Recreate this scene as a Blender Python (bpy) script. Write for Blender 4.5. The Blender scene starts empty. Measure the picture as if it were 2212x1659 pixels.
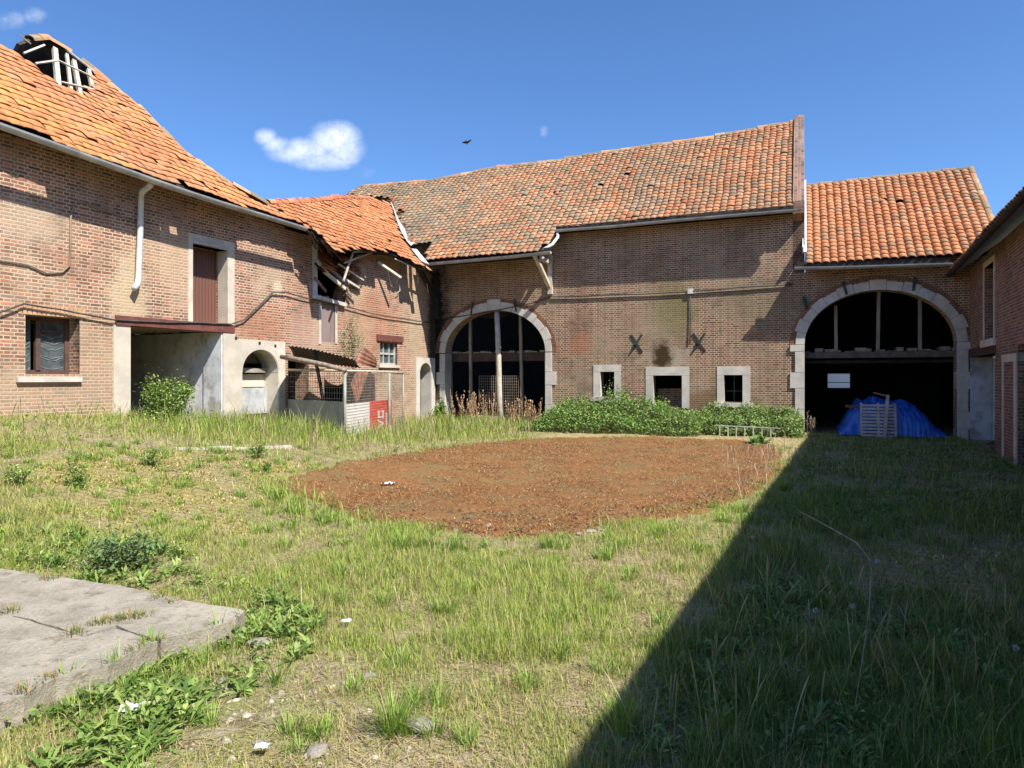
import bpy, math, random
import numpy as np
from mathutils import Vector, Matrix
from mathutils.geometry import tessellate_polygon
random.seed(7); RNG = np.random.default_rng(11)
scene = bpy.context.scene
# ------------------------------------------------------------------ camera
FD = 1475.0; CX = 1106.0; HY = 815.0; H = 1.6       # focal length and principal point in units of a 2212 px wide picture
cam_d = bpy.data.cameras.new('camera'); cam = bpy.data.objects.new('camera', cam_d)
scene.collection.objects.link(cam); scene.camera = cam
cam.location = (0, 0, H); cam.rotation_euler = (math.radians(90), 0, 0)
cam_d.sensor_width = 36; cam_d.lens = FD/2212*36; cam_d.shift_y = -(829.5-HY)/2212
cam_d.clip_start = 0.05; cam_d.clip_end = 3000
# ------------------------------------------------------------------ light
SUN_TO = Vector((.545, -.611, 1.0)).normalized()
sun_d = bpy.data.lights.new('sun', 'SUN'); sun = bpy.data.objects.new('sun', sun_d)
scene.collection.objects.link(sun); sun.location = (8, -8, 20)
sun_d.energy = 5.0; sun_d.angle = math.radians(.5); sun_d.color = (1, .955, .87)
sun.rotation_euler = SUN_TO.to_track_quat('Z', 'Y').to_euler()
w = bpy.data.worlds.new('World'); scene.world = w; w.use_nodes = True
nt = w.node_tree; nt.nodes.clear()
class G:
    "tiny node graph helper"
    def __init__(s, tree): s.t = tree
    def n(s, typ, _ins=None, **kw):
        nd = s.t.nodes.new(typ)
        for k, v in kw.items(): setattr(nd, k, v)
        for k, v in (_ins or {}).items():
            if isinstance(v, bpy.types.NodeSocket): s.t.links.new(v, nd.inputs[k])
            else: nd.inputs[k].default_value = v
        return nd
    def math(s, op, a, b=0.0, clamp=False):
        nd = s.t.nodes.new('ShaderNodeMath'); nd.operation = op; nd.use_clamp = clamp
        for i, v in enumerate((a, b)):
            if isinstance(v, bpy.types.NodeSocket): s.t.links.new(v, nd.inputs[i])
            else: nd.inputs[i].default_value = v
        return nd.outputs[0]
    def mix(s, f, a, b, blend='MIX'):
        nd = s.t.nodes.new('ShaderNodeMix'); nd.data_type = 'RGBA'; nd.blend_type = blend
        for i, v in ((0, f), (6, a), (7, b)):
            if isinstance(v, bpy.types.NodeSocket): s.t.links.new(v, nd.inputs[i])
            else: nd.inputs[i].default_value = v if i == 0 else (tuple(v)+(1,))[:4]
        return nd.outputs[2]
    def ramp(s, f, lo, hi):
        nd = s.t.nodes.new('ShaderNodeMapRange'); nd.interpolation_type = 'SMOOTHSTEP'
        s.t.links.new(f, nd.inputs[0]); nd.inputs[1].default_value = lo; nd.inputs[2].default_value = hi
        return nd.outputs[0]
    def noise(s, vec, scale, detail=3, rough=.55):
        nd = s.n('ShaderNodeTexNoise', {'Scale': scale, 'Detail': detail, 'Roughness': rough})
        if vec is not None: s.t.links.new(vec, nd.inputs['Vector'])
        return nd
g = G(nt)
sky = g.n('ShaderNodeTexSky', sky_type='NISHITA', sun_disc=False, sun_elevation=math.asin(SUN_TO.z),
          sun_rotation=math.atan2(SUN_TO.x, SUN_TO.y), altitude=200, air_density=1.0, dust_density=.4, ozone_density=2.2)
tc = g.n('ShaderNodeTexCoord'); sep = g.n('ShaderNodeSeparateXYZ', {0: tc.outputs['Generated']})
yy = g.math('MAXIMUM', sep.outputs[1], .001)
cu = g.math('DIVIDE', sep.outputs[0], yy); cv = g.math('DIVIDE', sep.outputs[2], yy)
comb = g.n('ShaderNodeCombineXYZ', {0: cu, 1: cv}); nz = g.noise(comb.outputs[0], 26, 8, .68)
nzs = g.math('MULTIPLY', g.math('SUBTRACT', nz.outputs[0], .5), 1.15)
blobs = [(722,300,62,42,1.15),(665,325,66,32,1.05),(745,325,50,36,1.1),(574,296,28,22,.9),(598,314,36,22,.95),(630,330,60,26,.95),(700,345,84,26,.9),
         (75,35,30,22,.55),(30,45,50,25,.35),(1175,283,12,14,.45),(790,370,26,20,.28)]
tot = None
for px, py, rx, ry, s in blobs:
    du = g.math('DIVIDE', g.math('SUBTRACT', cu, (px-CX)/FD), rx*1.12/FD); dv = g.math('DIVIDE', g.math('SUBTRACT', cv, (HY-py)/FD), ry*1.12/FD)
    d2 = g.math('ADD', g.math('MULTIPLY', du, du), g.math('MULTIPLY', dv, dv))
    v = g.math('MULTIPLY', g.math('SUBTRACT', 1.0, d2, True), s)
    tot = v if tot is None else g.math('MAXIMUM', tot, v)
cl = g.math('ADD', tot, g.math('MULTIPLY', nzs, g.ramp(tot, 0, .2)))
clm = g.math('MULTIPLY', g.ramp(cl, .04, 1.5), .92)
hs = g.n('ShaderNodeHueSaturation', {'Saturation': 1.0, 'Value': 1.0, 'Color': sky.outputs[0]})
skyc = g.mix(1.0, hs.outputs[0], (.70, 1.0, 1.36), 'MULTIPLY')
cn2 = g.noise(comb.outputs[0], 38, 5, .7); col = g.mix(clm, skyc, g.mix(g.ramp(cn2.outputs[0], .35, .65), (6.6, 7.3, 8.9, 1), (9.6, 9.9, 10.4, 1)))
bg = g.n('ShaderNodeBackground', {'Color': col, 'Strength': .089}); out = g.n('ShaderNodeOutputWorld', {0: bg.outputs[0]})
scene.view_settings.view_transform = 'Standard'; scene.view_settings.look = 'None'
scene.view_settings.exposure = .66; scene.view_settings.gamma = 1
scene.render.engine = 'CYCLES'
scene.cycles.max_bounces = 6; scene.cycles.diffuse_bounces = 3; scene.cycles.transmission_bounces = 3; scene.cycles.transparent_max_bounces = 4
# ------------------------------------------------------------------ geometry helpers
def at(px, py, Y): return Vector(((px-CX)/FD*Y, Y, H+(HY-py)/FD*Y))
class Frame:
    "a vertical wall plane: a runs to the right as seen from the yard, o is the offset towards the yard"
    def __init__(s, O, u, n): s.O = Vector(O); s.u = Vector(u).normalized(); s.n = Vector(n).normalized()
    def pt(s, a, z, o=0.0): return s.O + s.u*a + s.n*o + Vector((0, 0, z))
    def un(s, px, py, o=0.0):
        d = at(px, py, 1.0) - Vector((0, 0, H)); d.z = (HY-py)/FD
        P0 = s.O + s.n*o; t = (P0 - Vector((0, 0, 0))).dot(s.n)/d.dot(s.n)
        P = d*t; return ((P-P0).dot(s.u), P.z+H)
    def uns(s, pts, o=0.0): return [s.un(x, y, o) for x, y in pts]
FA = Frame((8.12, 18.9, 0), (.9207, -.3903, 0), (-.3903, -.9207, 0))
LW = Frame((-2.64, 23.46, 0), (.4253, .905, 0), (.905, -.4253, 0))
RW = Frame((11.67, 17.4, 0), (-.4455, -.8953, 0), (-.8953, .4455, 0))
def hash2(ix, iy, seed):
    h = (ix.astype(np.int64)*374761393 + iy.astype(np.int64)*668265263 + seed*982451653) & 0xffffffff
    h = ((h ^ (h >> 13))*1274126177) & 0xffffffff
    return ((h ^ (h >> 16)) & 0xffff)/65535.0
def vnoise(x, y, s=1.0, seed=0):
    x = np.asarray(x, float)*s; y = np.asarray(y, float)*s
    ix = np.floor(x); iy = np.floor(y); fx = x-ix; fy = y-iy
    fx = fx*fx*(3-2*fx); fy = fy*fy*(3-2*fy); ix = ix.astype(int); iy = iy.astype(int)
    a = hash2(ix, iy, seed); b = hash2(ix+1, iy, seed); c = hash2(ix, iy+1, seed); d = hash2(ix+1, iy+1, seed)
    return (a*(1-fx)+b*fx)*(1-fy)+(c*(1-fx)+d*fx)*fy
def fbm(x, y, s=1.0, seed=0): return .5*vnoise(x, y, s, seed)+.3*vnoise(x, y, s*2.1, seed+1)+.2*vnoise(x, y, s*4.3, seed+2)
def sstep(e0, e1, x):
    t = np.clip((np.asarray(x, float)-e0)/(e1-e0), 0, 1); return t*t*(3-2*t)
def terrain(x, y):
    x = np.asarray(x, float); y = np.asarray(y, float)
    p = (x+2.64)*.905 - (y-23.46)*.4253                # distance from the left wall
    s = -((x+2.64)*.4253 + (y-23.46)*.905)/1.105       # along it, towards the camera
    zw = .98*sstep(3.5, 13.0, s); f = 1-sstep(-.5, 8.2, p)
    return zw*f + .05*(fbm(x, y, .7, 3)-.5) + .025*(vnoise(x, y, 3.1, 5)-.5)*sstep(40, 15, np.hypot(x, y))
def ghit(px, py):
    d = Vector(((px-CX)/FD, 1, (HY-py)/FD)); Y = 1.0
    while Y < 60:
        P = d*Y
        if P.z + H <= float(terrain(P.x, P.y)): break
        Y += .02
    return Vector((P.x, P.y, float(terrain(P.x, P.y))))
def inpoly(x, y, poly):
    x = np.asarray(x, float); y = np.asarray(y, float); r = np.zeros(x.shape, bool); n = len(poly)
    for i in range(n):
        x0, y0 = poly[i][0], poly[i][1]; x1, y1 = poly[(i+1) % n][0], poly[(i+1) % n][1]
        if y0 == y1: continue
        c = ((y0 > y) != (y1 > y)) & (x < (x1-x0)*(y-y0)/(y1-y0)+x0); r ^= c
    return r
def gpoly(pts): return [tuple(ghit(x, y)[:2]) for x, y in pts]
ROOTS = {}
def thing(name, label, cat, loc=(0, 0, 0), group=None):
    o = bpy.data.objects.new(name, None); scene.collection.objects.link(o); o.location = loc
    o.empty_display_size = .2; o['label'] = label; o['category'] = cat
    if group: o['group'] = group
    return o
def link(name, me, mat, parent):
    o = bpy.data.objects.new(name, me); scene.collection.objects.link(o)
    if mat is not None: me.materials.append(mat)
    if parent is not None:
        o.parent = parent
        if parent.type == 'EMPTY': o.matrix_parent_inverse = Matrix.Translation(-Vector(parent.location))
    return o
def tag(o, label=None, cat=None, group=None, kind=None):
    for k, v in (('label', label), ('category', cat), ('group', group), ('kind', kind)):
        if v: o[k] = v
    return o
class MB:
    "collects shapes into one mesh"
    def __init__(s): s.v = []; s.f = []; s.uv = []; s.sm = False
    def add(s, vs, fs, uvs=None):
        b = len(s.v); s.v += [tuple(v) for v in vs]; s.f += [tuple(i+b for i in f) for f in fs]
        for k, f in enumerate(fs):
            if uvs is not None: s.uv += list(uvs[k])
            else: s.uv += [(0, 0)]*len(f)
        return s
    def box(s, c, x, y, z):
        "centre and three half axis vectors"
        c, x, y, z = map(Vector, (c, x, y, z)); P = []
        for k in range(8): P.append(c + x*(1 if k & 1 else -1) + y*(1 if k & 2 else -1) + z*(1 if k & 4 else -1))
        F = [(0, 2, 3, 1), (4, 5, 7, 6), (0, 1, 5, 4), (2, 6, 7, 3), (0, 4, 6, 2), (1, 3, 7, 5)]
        lx, ly, lz = x.length*2, y.length*2, z.length*2
        U = [[(0, 0), (0, ly), (lx, ly), (lx, 0)], [(0, 0), (lx, 0), (lx, ly), (0, ly)], [(0, 0), (lx, 0), (lx, lz), (0, lz)],
             [(0, 0), (0, lz), (lx, lz), (lx, 0)], [(0, 0), (0, lz), (ly, lz), (ly, 0)], [(0, 0), (ly, 0), (ly, lz), (0, lz)]]
        return s.add(P, F, U)
    def fbox(s, fr, a0, a1, z0, z1, o0, o1):
        c = fr.pt((a0+a1)/2, (z0+z1)/2, (o0+o1)/2)
        b = len(s.uv); s.box(c, fr.u*abs(a1-a0)/2, fr.n*abs(o1-o0)/2, Vector((0, 0, abs(z1-z0)/2)))
        return s
    def bar(s, p, q, wd, ht=None, up=(0, 0, 1)):
        p, q = Vector(p), Vector(q); d = (q-p); L = d.length; d.normalize(); ht = ht or wd
        x = d.cross(Vector(up));  x = x.normalized() if x.length > 1e-4 else Vector((1, 0, 0)); y = x.cross(d)
        return s.box((p+q)/2, d*L/2, x*wd/2, y*ht/2)
    def tube(s, path, r, n=8, caps=True, arc=None):
        path = [Vector(p) for p in path]; rs = r if isinstance(r, (list, tuple)) else [r]*len(path); V = []; F = []
        prev = None
        for i, p in enumerate(path):
            d = (path[min(i+1, len(path)-1)] - path[max(i-1, 0)]).normalized()
            x = d.cross(Vector((0, 0, 1))) if prev is None else prev - d*prev.dot(d)
            if x.length < 1e-3: x = d.cross(Vector((0, 1, 0)))
            x.normalize(); prev = x; y = x.cross(d)
            for k in range(n):
                t = 2*math.pi*k/n; V.append(p + (x*math.cos(t)+y*math.sin(t))*rs[i])
        for i in range(len(path)-1):
            for k in range(n): F.append((i*n+k, i*n+(k+1) % n, (i+1)*n+(k+1) % n, (i+1)*n+k))
        if caps: F.append(tuple(range(n-1, -1, -1))); F.append(tuple((len(path)-1)*n+k for k in range(n)))
        return s.add(V, F)
    def build(s, name, mat, parent=None, smooth=False):
        me = bpy.data.meshes.new(name); me.from_pydata(s.v, [], s.f); 
        uvl = me.uv_layers.new(name='UVMap'); uvl.data.foreach_set('uv', np.array(s.uv, 'f').ravel())
        if smooth: me.polygons.foreach_set('use_smooth', [True]*len(me.polygons))
        me.update(); return link(name, me, mat, parent)
def sheet(name, fr, outer, holes, thick, mat, parent, o=0.0, uvrot=0.0):
    "a wall of real thickness with openings; outer and holes in (a, z)"
    mb = MB(); loops = [list(outer)]+[list(h) for h in holes]; flat = [p for l in loops for p in l]
    tris = tessellate_polygon([[Vector((p[0], p[1], 0)) for p in l] for l in loops])
    cr, sr = math.cos(uvrot), math.sin(uvrot); U = lambda p: (p[0]*cr+p[1]*sr, -p[0]*sr+p[1]*cr)
    V = [fr.pt(p[0], p[1], o) for p in flat]+[fr.pt(p[0], p[1], o-thick) for p in flat]; n = len(flat); F = []; UV = []
    for t in tris:
        a, b, c = [Vector((flat[i][0], flat[i][1])) for i in t]
        if (b-a).cross(c-a) < 0: t = (t[0], t[2], t[1])
        F.append(tuple(t)); UV.append([U(flat[i]) for i in t]); r = (t[0]+n, t[2]+n, t[1]+n); F.append(r); UV.append([U(flat[i-n]) for i in r])
    k = 0
    for l in loops:
        m = len(l)
        for i in range(m):
            i0, i1 = k+i, k+(i+1) % m; p, q = flat[i0], flat[i1]; L = math.hypot(q[0]-p[0], q[1]-p[1])
            vert = abs(q[0]-p[0]) < abs(q[1]-p[1])
            F.append((i0, i0+n, i1+n, i1))
            UV.append([(0, p[1]), (thick, p[1]), (thick, q[1]), (0, q[1])] if vert else [(p[0], 0), (p[0], thick), (q[0], thick), (q[0], 0)])
        k += m
    mb.add(V, F, UV); ob = mb.build(name, mat, parent)
    return ob
def rect(a0, a1, z0, z1): return [(a0, z0), (a1, z0), (a1, z1), (a0, z1)]
def arch(a0, a1, z0, zs, zt, n=20, pw=1.0):
    c = (a0+a1)/2; r = (a1-a0)/2
    return [(a0, z0), (a1, z0)]+[(c+r*math.cos(math.pi*i/n), zs+(zt-zs)*math.sin(math.pi*i/n)**pw) for i in range(n+1)]
# ------------------------------------------------------------------ materials
MATS = {}
def newmat(name):
    m = bpy.data.materials.new(name); m.use_nodes = True; t = m.node_tree; t.nodes.clear(); return m, G(t)
def finish(gg, colour, rough=.85, bump=None, bstr=.4, bdist=.01, metal=0.0, spec=.3):
    ins = {'Base Color': colour, 'Roughness': rough, 'Metallic': metal, 'Specular IOR Level': spec}
    if bump is not None:
        b = gg.n('ShaderNodeBump', {'Strength': bstr, 'Distance': bdist, 'Height': bump}); ins['Normal'] = b.outputs[0]
    p = gg.n('ShaderNodeBsdfPrincipled', ins); gg.n('ShaderNodeOutputMaterial', {0: p.outputs[0]})
def C4(c): return (c[0], c[1], c[2], 1)
def plain(name, c, c2=None, scale=6, rough=.85, bstr=.3, metal=0.0, detail=5, coord='Object', spec=.3, c3=None, stretch=None):
    if name in MATS: return MATS[name]
    m, q = newmat(name); tcn = q.n('ShaderNodeTexCoord'); vec = tcn.outputs[coord]
    if stretch: vec = q.n('ShaderNodeMapping', {'Vector': vec, 'Scale': stretch}).outputs[0]
    c2 = c2 or tuple(x*.6 for x in c); n1 = q.noise(vec, scale, detail, .65); n2 = q.noise(vec, scale*7, 3, .6)
    colr = q.mix(q.ramp(n1.outputs[0], .35, .68), C4(c), C4(c2))
    if c3: colr = q.mix(q.ramp(q.noise(vec, scale*.45, 4, .7).outputs[0], .52, .66), colr, C4(c3))
    h = q.math('ADD', n1.outputs[0], q.math('MULTIPLY', n2.outputs[0], .5))
    finish(q, colr, rough, h, bstr, .01, metal, spec); MATS[name] = m; return m
def brickmat(name, c1, c2, mortar, pale, palef=.45, dark=(.07, .05, .04), darkf=.3, stains_shade=(), bw=.215, rh=.062, ms=.0085, wob=.012, seed=0.0, washlow=None, con=.85):
    m, q = newmat(name); uv = q.n('ShaderNodeUVMap').outputs[0]
    vec = q.n('ShaderNodeVectorMath', {0: uv, 1: (seed, seed*.7, 0)}, operation='ADD').outputs[0]
    nd = q.noise(vec, 3.5, 3); off = q.n('ShaderNodeVectorMath', {0: nd.outputs['Color'], 1: (.5, .5, .5)}, operation='SUBTRACT')
    off = q.n('ShaderNodeVectorMath', {0: off.outputs[0], 'Scale': wob}, operation='SCALE')
    wv = q.n('ShaderNodeVectorMath', {0: vec, 1: off.outputs[0]}, operation='ADD').outputs[0]
    def bk(ca, cb, mo, bias):
        return q.n('ShaderNodeTexBrick', {'Vector': wv, 'Color1': C4(ca), 'Color2': C4(cb), 'Mortar': C4(mo), 'Scale': 1.0, 'Mortar Size': ms,
            'Mortar Smooth': .35, 'Bias': bias, 'Brick Width': bw, 'Row Height': rh}, offset=.5, squash=.5, squash_frequency=2)
    b = bk(c1, c2, mortar, 0.0); wv = q.n('ShaderNodeVectorMath', {0: wv, 1: (bw*14, rh*18, 0)}, operation='ADD').outputs[0]; b2 = bk((.50, .48, .48), (1.6, 1.5, 1.42), (1, 1, 1), -.05)
    wv = q.n('ShaderNodeVectorMath', {0: wv, 1: (bw*26, rh*44, 0)}, operation='ADD').outputs[0]; b3 = bk((.80, 1.0, 1.08), (1.22, .98, .86), (1, 1, 1), 0)
    rgh = q.noise(vec, 60, 3); colr = q.mix(con, b.outputs[0], b2.outputs[0], 'MULTIPLY'); colr = q.mix(.8, colr, b3.outputs[0], 'MULTIPLY')
    # brick to brick hue drift
    n0 = q.noise(vec, 9, 2); colr = q.mix(q.math('MULTIPLY', q.ramp(n0.outputs[0], .5, .75), .6), colr, C4(c2))
    colr = q.mix(b.outputs[1], colr, q.mix(q.ramp(q.noise(vec, 1.3, 4).outputs[0], .4, .7), C4(mortar), C4(tuple(x*.62 for x in mortar))))
    nl = q.noise(vec, .55, 6, .68); colr = q.mix(q.math('MULTIPLY', q.ramp(nl.outputs[0], .47, .68), palef), colr, C4(pale))
    nk = q.noise(q.n('ShaderNodeVectorMath', {0: vec, 1: (31, 7, 0)}, operation='ADD').outputs[0], .8, 6, .7)
    colr = q.mix(q.math('MULTIPLY', q.ramp(nk.outputs[0], .5, .72), darkf), colr, C4(dark))
    sp = q.n('ShaderNodeSeparateXYZ', {0: uv}); fine = q.noise(vec, 4.0, 6, .75)
    for (a, z, ra, rz, sc, st) in stains_shade:
        da = q.math('DIVIDE', q.math('SUBTRACT', sp.outputs[0], a), ra); dz = q.math('DIVIDE', q.math('SUBTRACT', sp.outputs[1], z), rz)
        d2 = q.math('SQRT', q.math('ADD', q.math('MULTIPLY', da, da), q.math('MULTIPLY', dz, dz)))
        d2 = q.math('ADD', d2, q.math('MULTIPLY', q.math('SUBTRACT', fine.outputs[0], .5), 1.6))
        colr = q.mix(q.math('MULTIPLY', q.math('SUBTRACT', 1.0, q.ramp(d2, .35, 1.05)), st), colr, C4(sc))
    colr = q.mix(.35, colr, q.mix(rgh.outputs[0], (.4, .4, .4, 1), (1.5, 1.5, 1.5, 1)), 'MULTIPLY')
    h = q.math('ADD', q.math('MULTIPLY', q.math('SUBTRACT', 1.0, b.outputs[1]), 1.0), q.math('MULTIPLY', rgh.outputs[0], .55))
    finish(q, colr, .92, h, .75, .008, 0, .15); return m
def attrmat(name, attr='Col', rough=.8, transl=0.0, nscale=25, namp=.35, bstr=.3, spec=.2, lichen=None):
    m, q = newmat(name); at_ = q.n('ShaderNodeAttribute', attribute_name=attr); tcn = q.n('ShaderNodeTexCoord')
    colr = at_.outputs['Color']; n1 = q.noise(tcn.outputs['Object'], nscale, 4, .7)
    if namp: colr = q.mix(namp, colr, q.mix(q.ramp(n1.outputs[0], .3, .7), (.45, .45, .45, 1), (1.45, 1.45, 1.45, 1)), 'MULTIPLY')
    if lichen: colr = q.mix(q.math('MULTIPLY', q.ramp(q.noise(tcn.outputs['Object'], 14, 5, .8).outputs[0], .56, .7), .75), colr, C4(lichen))
    if transl:
        d = q.n('ShaderNodeBsdfPrincipled', {'Base Color': colr, 'Roughness': rough, 'Specular IOR Level': spec}); t = q.n('ShaderNodeBsdfTranslucent', {'Color': colr})
        mx = q.n('ShaderNodeMixShader', {0: transl, 1: d.outputs[0], 2: t.outputs[0]}); q.n('ShaderNodeOutputMaterial', {0: mx.outputs[0]})
    else: finish(q, colr, rough, n1.outputs[0], bstr, .006, 0, spec)
    return m
M_stone = plain('blue_stone', (.62, .57, .50), (.48, .45, .40), 3, .8, .25, c3=(.48, .45, .38))
M_conc = plain('concrete', (.60, .53, .43), (.48, .43, .35), 2.2, .9, .3, c3=(.68, .61, .50))
M_white = plain('white_plaster', (.80, .81, .83), (.60, .61, .63), 2.5, .85, .6, c3=(.42, .40, .37))
M_steel = plain('red_lead_steel', (.20, .075, .06), (.13, .05, .04), 5, .6, .15)
M_shut = plain('weathered_board', (.30, .22, .20), (.22, .16, .145), 4, .8, .2, stretch=(1, 1, .15))
M_zinc = plain('zinc', (.42, .42, .42), (.30, .30, .31), 3, .5, .1, metal=.25, c3=(.5, .49, .46))
M_pipe = plain('pale_pipe', (.66, .66, .66), (.5, .5, .5), 3, .5, .05)
M_wood = plain('grey_timber', (.36, .29, .22), (.20, .16, .12), 5, .85, .5, stretch=(3, 3, .4))
M_woodl = plain('bleached_timber', (.62, .56, .46), (.42, .36, .28), 5, .85, .4)
M_woodd = plain('dark_timber', (.05, .04, .035), (.025, .02, .018), 4, .9, .4)
M_iron = plain('green_black_iron', (.045, .06, .05), (.03, .025, .022), 8, .6, .4)
M_dark = plain('shade_and_bird_black', (.035, .03, .028), (.02, .018, .017), 2, .95, .3)  # near black: darkness of the rooms put into the colour; also the bird's own
M_cable = plain('cable', (.05, .045, .045), (.1, .09, .08), 6, .7, .1)
M_rust = plain('rusty_sheet', (.28, .12, .075), (.17, .075, .05), 6, .75, .3, c3=(.36, .19, .12))
M_glass = plain('dirty_glass', (.05, .065, .07), (.12, .14, .145), 5, .15, .02, spec=.6)
M_blue = plain('blue_tarp', (.05, .20, .74), (.03, .12, .50), 3, .35, .35, spec=.5)
# ------------------------------------------------------------------ ground
def ax(lo, hi, step, far): 
    c = list(np.arange(lo, hi+1e-6, step)); o = []; x = hi; s = step
    while x < far: s *= 1.5; x += s; o.append(x)
    l = []; x = lo; s = step
    while x > -far: s *= 1.5; x -= s; l.append(x)
    return np.array(l[::-1]+c+o)
MOSS = gpoly([(602,1045),(640,1030),(720,1007),(850,985),(1000,962),(1150,949),(1400,945),(1600,953),(1680,968),(1690,1000),(1655,1050),(1590,1085),(1440,1122),
              (1310,1145),(1200,1162),(1050,1160),(900,1140),(780,1128),(700,1090),(612,1062)])
COB = gpoly([(60,1015),(200,995),(330,985),(540,978),(650,1003),(600,1055),(545,1120),(480,1165),(330,1168),(200,1135),(80,1095)])
COB2 = gpoly([(1690,1190),(1900,1160),(2240,1195),(2240,1330),(1950,1300),(1720,1240)])
STRAW = gpoly([(1180,940),(1240,932),(1500,933),(1640,938),(1720,950),(1740,975),(1690,1000),(1660,975),(1400,962),(1150,962)])
DIRT = gpoly([(520,1350),(650,1370),(700,1440),(900,1560),(1000,1659),(1200,1680),(1230,1800),(300,1800),(200,1620),(430,1480)])
SLAB = [tuple(at(x, y, (H-.14)*FD/(y-HY))[:2]) for x, y in [(-260,1200),(0,1228),(110,1243),(240,1262),(350,1283),(400,1296),(430,1301),(525,1320),(515,1337),(400,1372),(345,1382),(290,1408),(235,1438),(120,1462),(60,1500),(-260,1560)]]
xs = ax(-13, 14, .11, 400); ys = ax(1.0, 24, .11, 400)
GX, GY = np.meshgrid(xs, ys); GZ = terrain(GX, GY)
cobm = np.zeros(GX.shape)
def softmask(poly, X, Y, r=.35, seed=1):
    acc = np.zeros(X.shape); jx = (fbm(X, Y, 1.8, seed)-.5)*1.4; jy = (fbm(X, Y, 1.8, seed+9)-.5)*1.4
    for dx, dy in ((0, 0), (r, 0), (-r, 0), (0, r), (0, -r)): acc += inpoly(X+jx+dx, Y+jy+dy, poly)
    return acc/5
mc = np.maximum(softmask(COB, GX, GY), softmask(COB2, GX, GY, seed=4)*.9); ms_ = softmask(STRAW, GX, GY, .3, 7); md = softmask(DIRT, GX, GY, .3, 8)
gc = np.stack([mc, ms_, md, np.ones_like(mc)], -1)
ny, nx = GX.shape
me = bpy.data.meshes.new('ground')
co = np.stack([GX, GY, GZ], -1).reshape(-1, 3); idx = np.arange(ny*nx).reshape(ny, nx)
q4 = np.stack([idx[:-1, :-1], idx[:-1, 1:], idx[1:, 1:], idx[1:, :-1]], -1).reshape(-1, 4)
def npmesh(me, co, faces, k):
    me.vertices.add(len(co)); me.vertices.foreach_set('co', np.ascontiguousarray(co, 'f').ravel())
    nf = len(faces); me.loops.add(nf*k); me.loops.foreach_set('vertex_index', np.ascontiguousarray(faces, 'i').ravel())
    me.polygons.add(nf); me.polygons.foreach_set('loop_start', np.arange(0, nf*k, k, dtype='i'))
    me.update(calc_edges=True)
def setcol(me, cols, name='Col'):
    c = me.color_attributes.new(name, 'FLOAT_COLOR', 'POINT')
    if cols.shape[1] == 3: cols = np.concatenate([cols, np.ones((len(cols), 1))], 1)
    c.data.foreach_set('color', np.ascontiguousarray(cols, 'f').ravel())
npmesh(me, co, q4, 4); setcol(me, gc.reshape(-1, 4)); me.polygons.foreach_set('use_smooth', [True]*len(q4))
m, q = newmat('yard_ground'); A = q.n('ShaderNodeAttribute', attribute_name='Col'); S = q.n('ShaderNodeSeparateColor', {0: A.outputs['Color']})
tcn = q.n('ShaderNodeTexCoord').outputs['Object']
na = q.noise(tcn, 1.1, 6, .7); nb = q.noise(tcn, 9, 6, .75); nc = q.noise(tcn, 45, 4, .7); nm = q.noise(tcn, 3.2, 5, .7)
soil = q.mix(q.ramp(nb.outputs[0], .35, .65), (.22, .165, .105, 1), (.38, .30, .18, 1))
soil = q.mix(q.ramp(nc.outputs[0], .45, .65), soil, (.50, .41, .25, 1))
soil = q.mix(q.math('MULTIPLY', q.ramp(na.outputs[0], .42, .6), .7), soil, (.24, .25, .08, 1))
stone = q.mix(q.ramp(nb.outputs[0], .5, .7), soil, (.36, .32, .27, 1)); soil = q.mix(S.outputs[2], soil, stone)
soil = q.mix(S.outputs[1], soil, q.mix(nb.outputs[0], (.30, .23, .11, 1), (.52, .42, .22, 1)))
map_ = q.n('ShaderNodeMapping', {'Vector': tcn, 'Rotation': (0, 0, .14)})
wv = q.n('ShaderNodeVectorMath', {0: map_.outputs[0], 1: q.n('ShaderNodeVectorMath', {0: nm.outputs['Color'], 'Scale': .16}, operation='SCALE').outputs[0]}, operation='ADD')
br = q.n('ShaderNodeTexBrick', {'Vector': wv.outputs[0], 'Color1': (.27, .22, .14, 1), 'Color2': (.37, .31, .21, 1), 'Mortar': (.22, .18, .09, 1), 'Scale': 1.0,
    'Mortar Size': .02, 'Mortar Smooth': .8, 'Brick Width': .17, 'Row Height': .115}, offset=.5)
ymoss = q.mix(nb.outputs[0], (.22, .18, .05, 1), (.44, .36, .10, 1))
ccol = q.mix(q.math('MULTIPLY', q.ramp(nm.outputs[0], .42, .6), .85), br.outputs[0], ymoss); ccol = q.mix(q.math('MULTIPLY', br.outputs[1], .5), ccol, ymoss); ccol = q.mix(q.math('MULTIPLY', q.ramp(nc.outputs[0], .40, .55), .7), ccol, soil); ccol = q.mix(q.math('MULTIPLY', q.ramp(na.outputs[0], .40, .55), .65), ccol, q.mix(nb.outputs[0], (.26, .20, .07, 1), (.46, .37, .16, 1)))
soil = q.mix(q.math('MULTIPLY', q.ramp(q.noise(tcn, 5.5, 6, .75).outputs[0], .52, .62), .65), soil, (.13, .095, .06, 1))  # darker bare soil; shade in the gaps between blades also put into colour
colr = q.mix(q.ramp(S.outputs[0], .25, .7), soil, ccol)
hh = q.math('ADD', q.math('MULTIPLY', q.math('MULTIPLY', q.math('SUBTRACT', 1.0, br.outputs[1]), S.outputs[0]), .8), q.math('ADD', nb.outputs[0], q.math('MULTIPLY', nc.outputs[0], .6)))
finish(q, colr, .95, hh, .9, .035, 0, .1)
ground = link('ground', me, m, None); ground['kind'] = 'structure'
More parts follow.
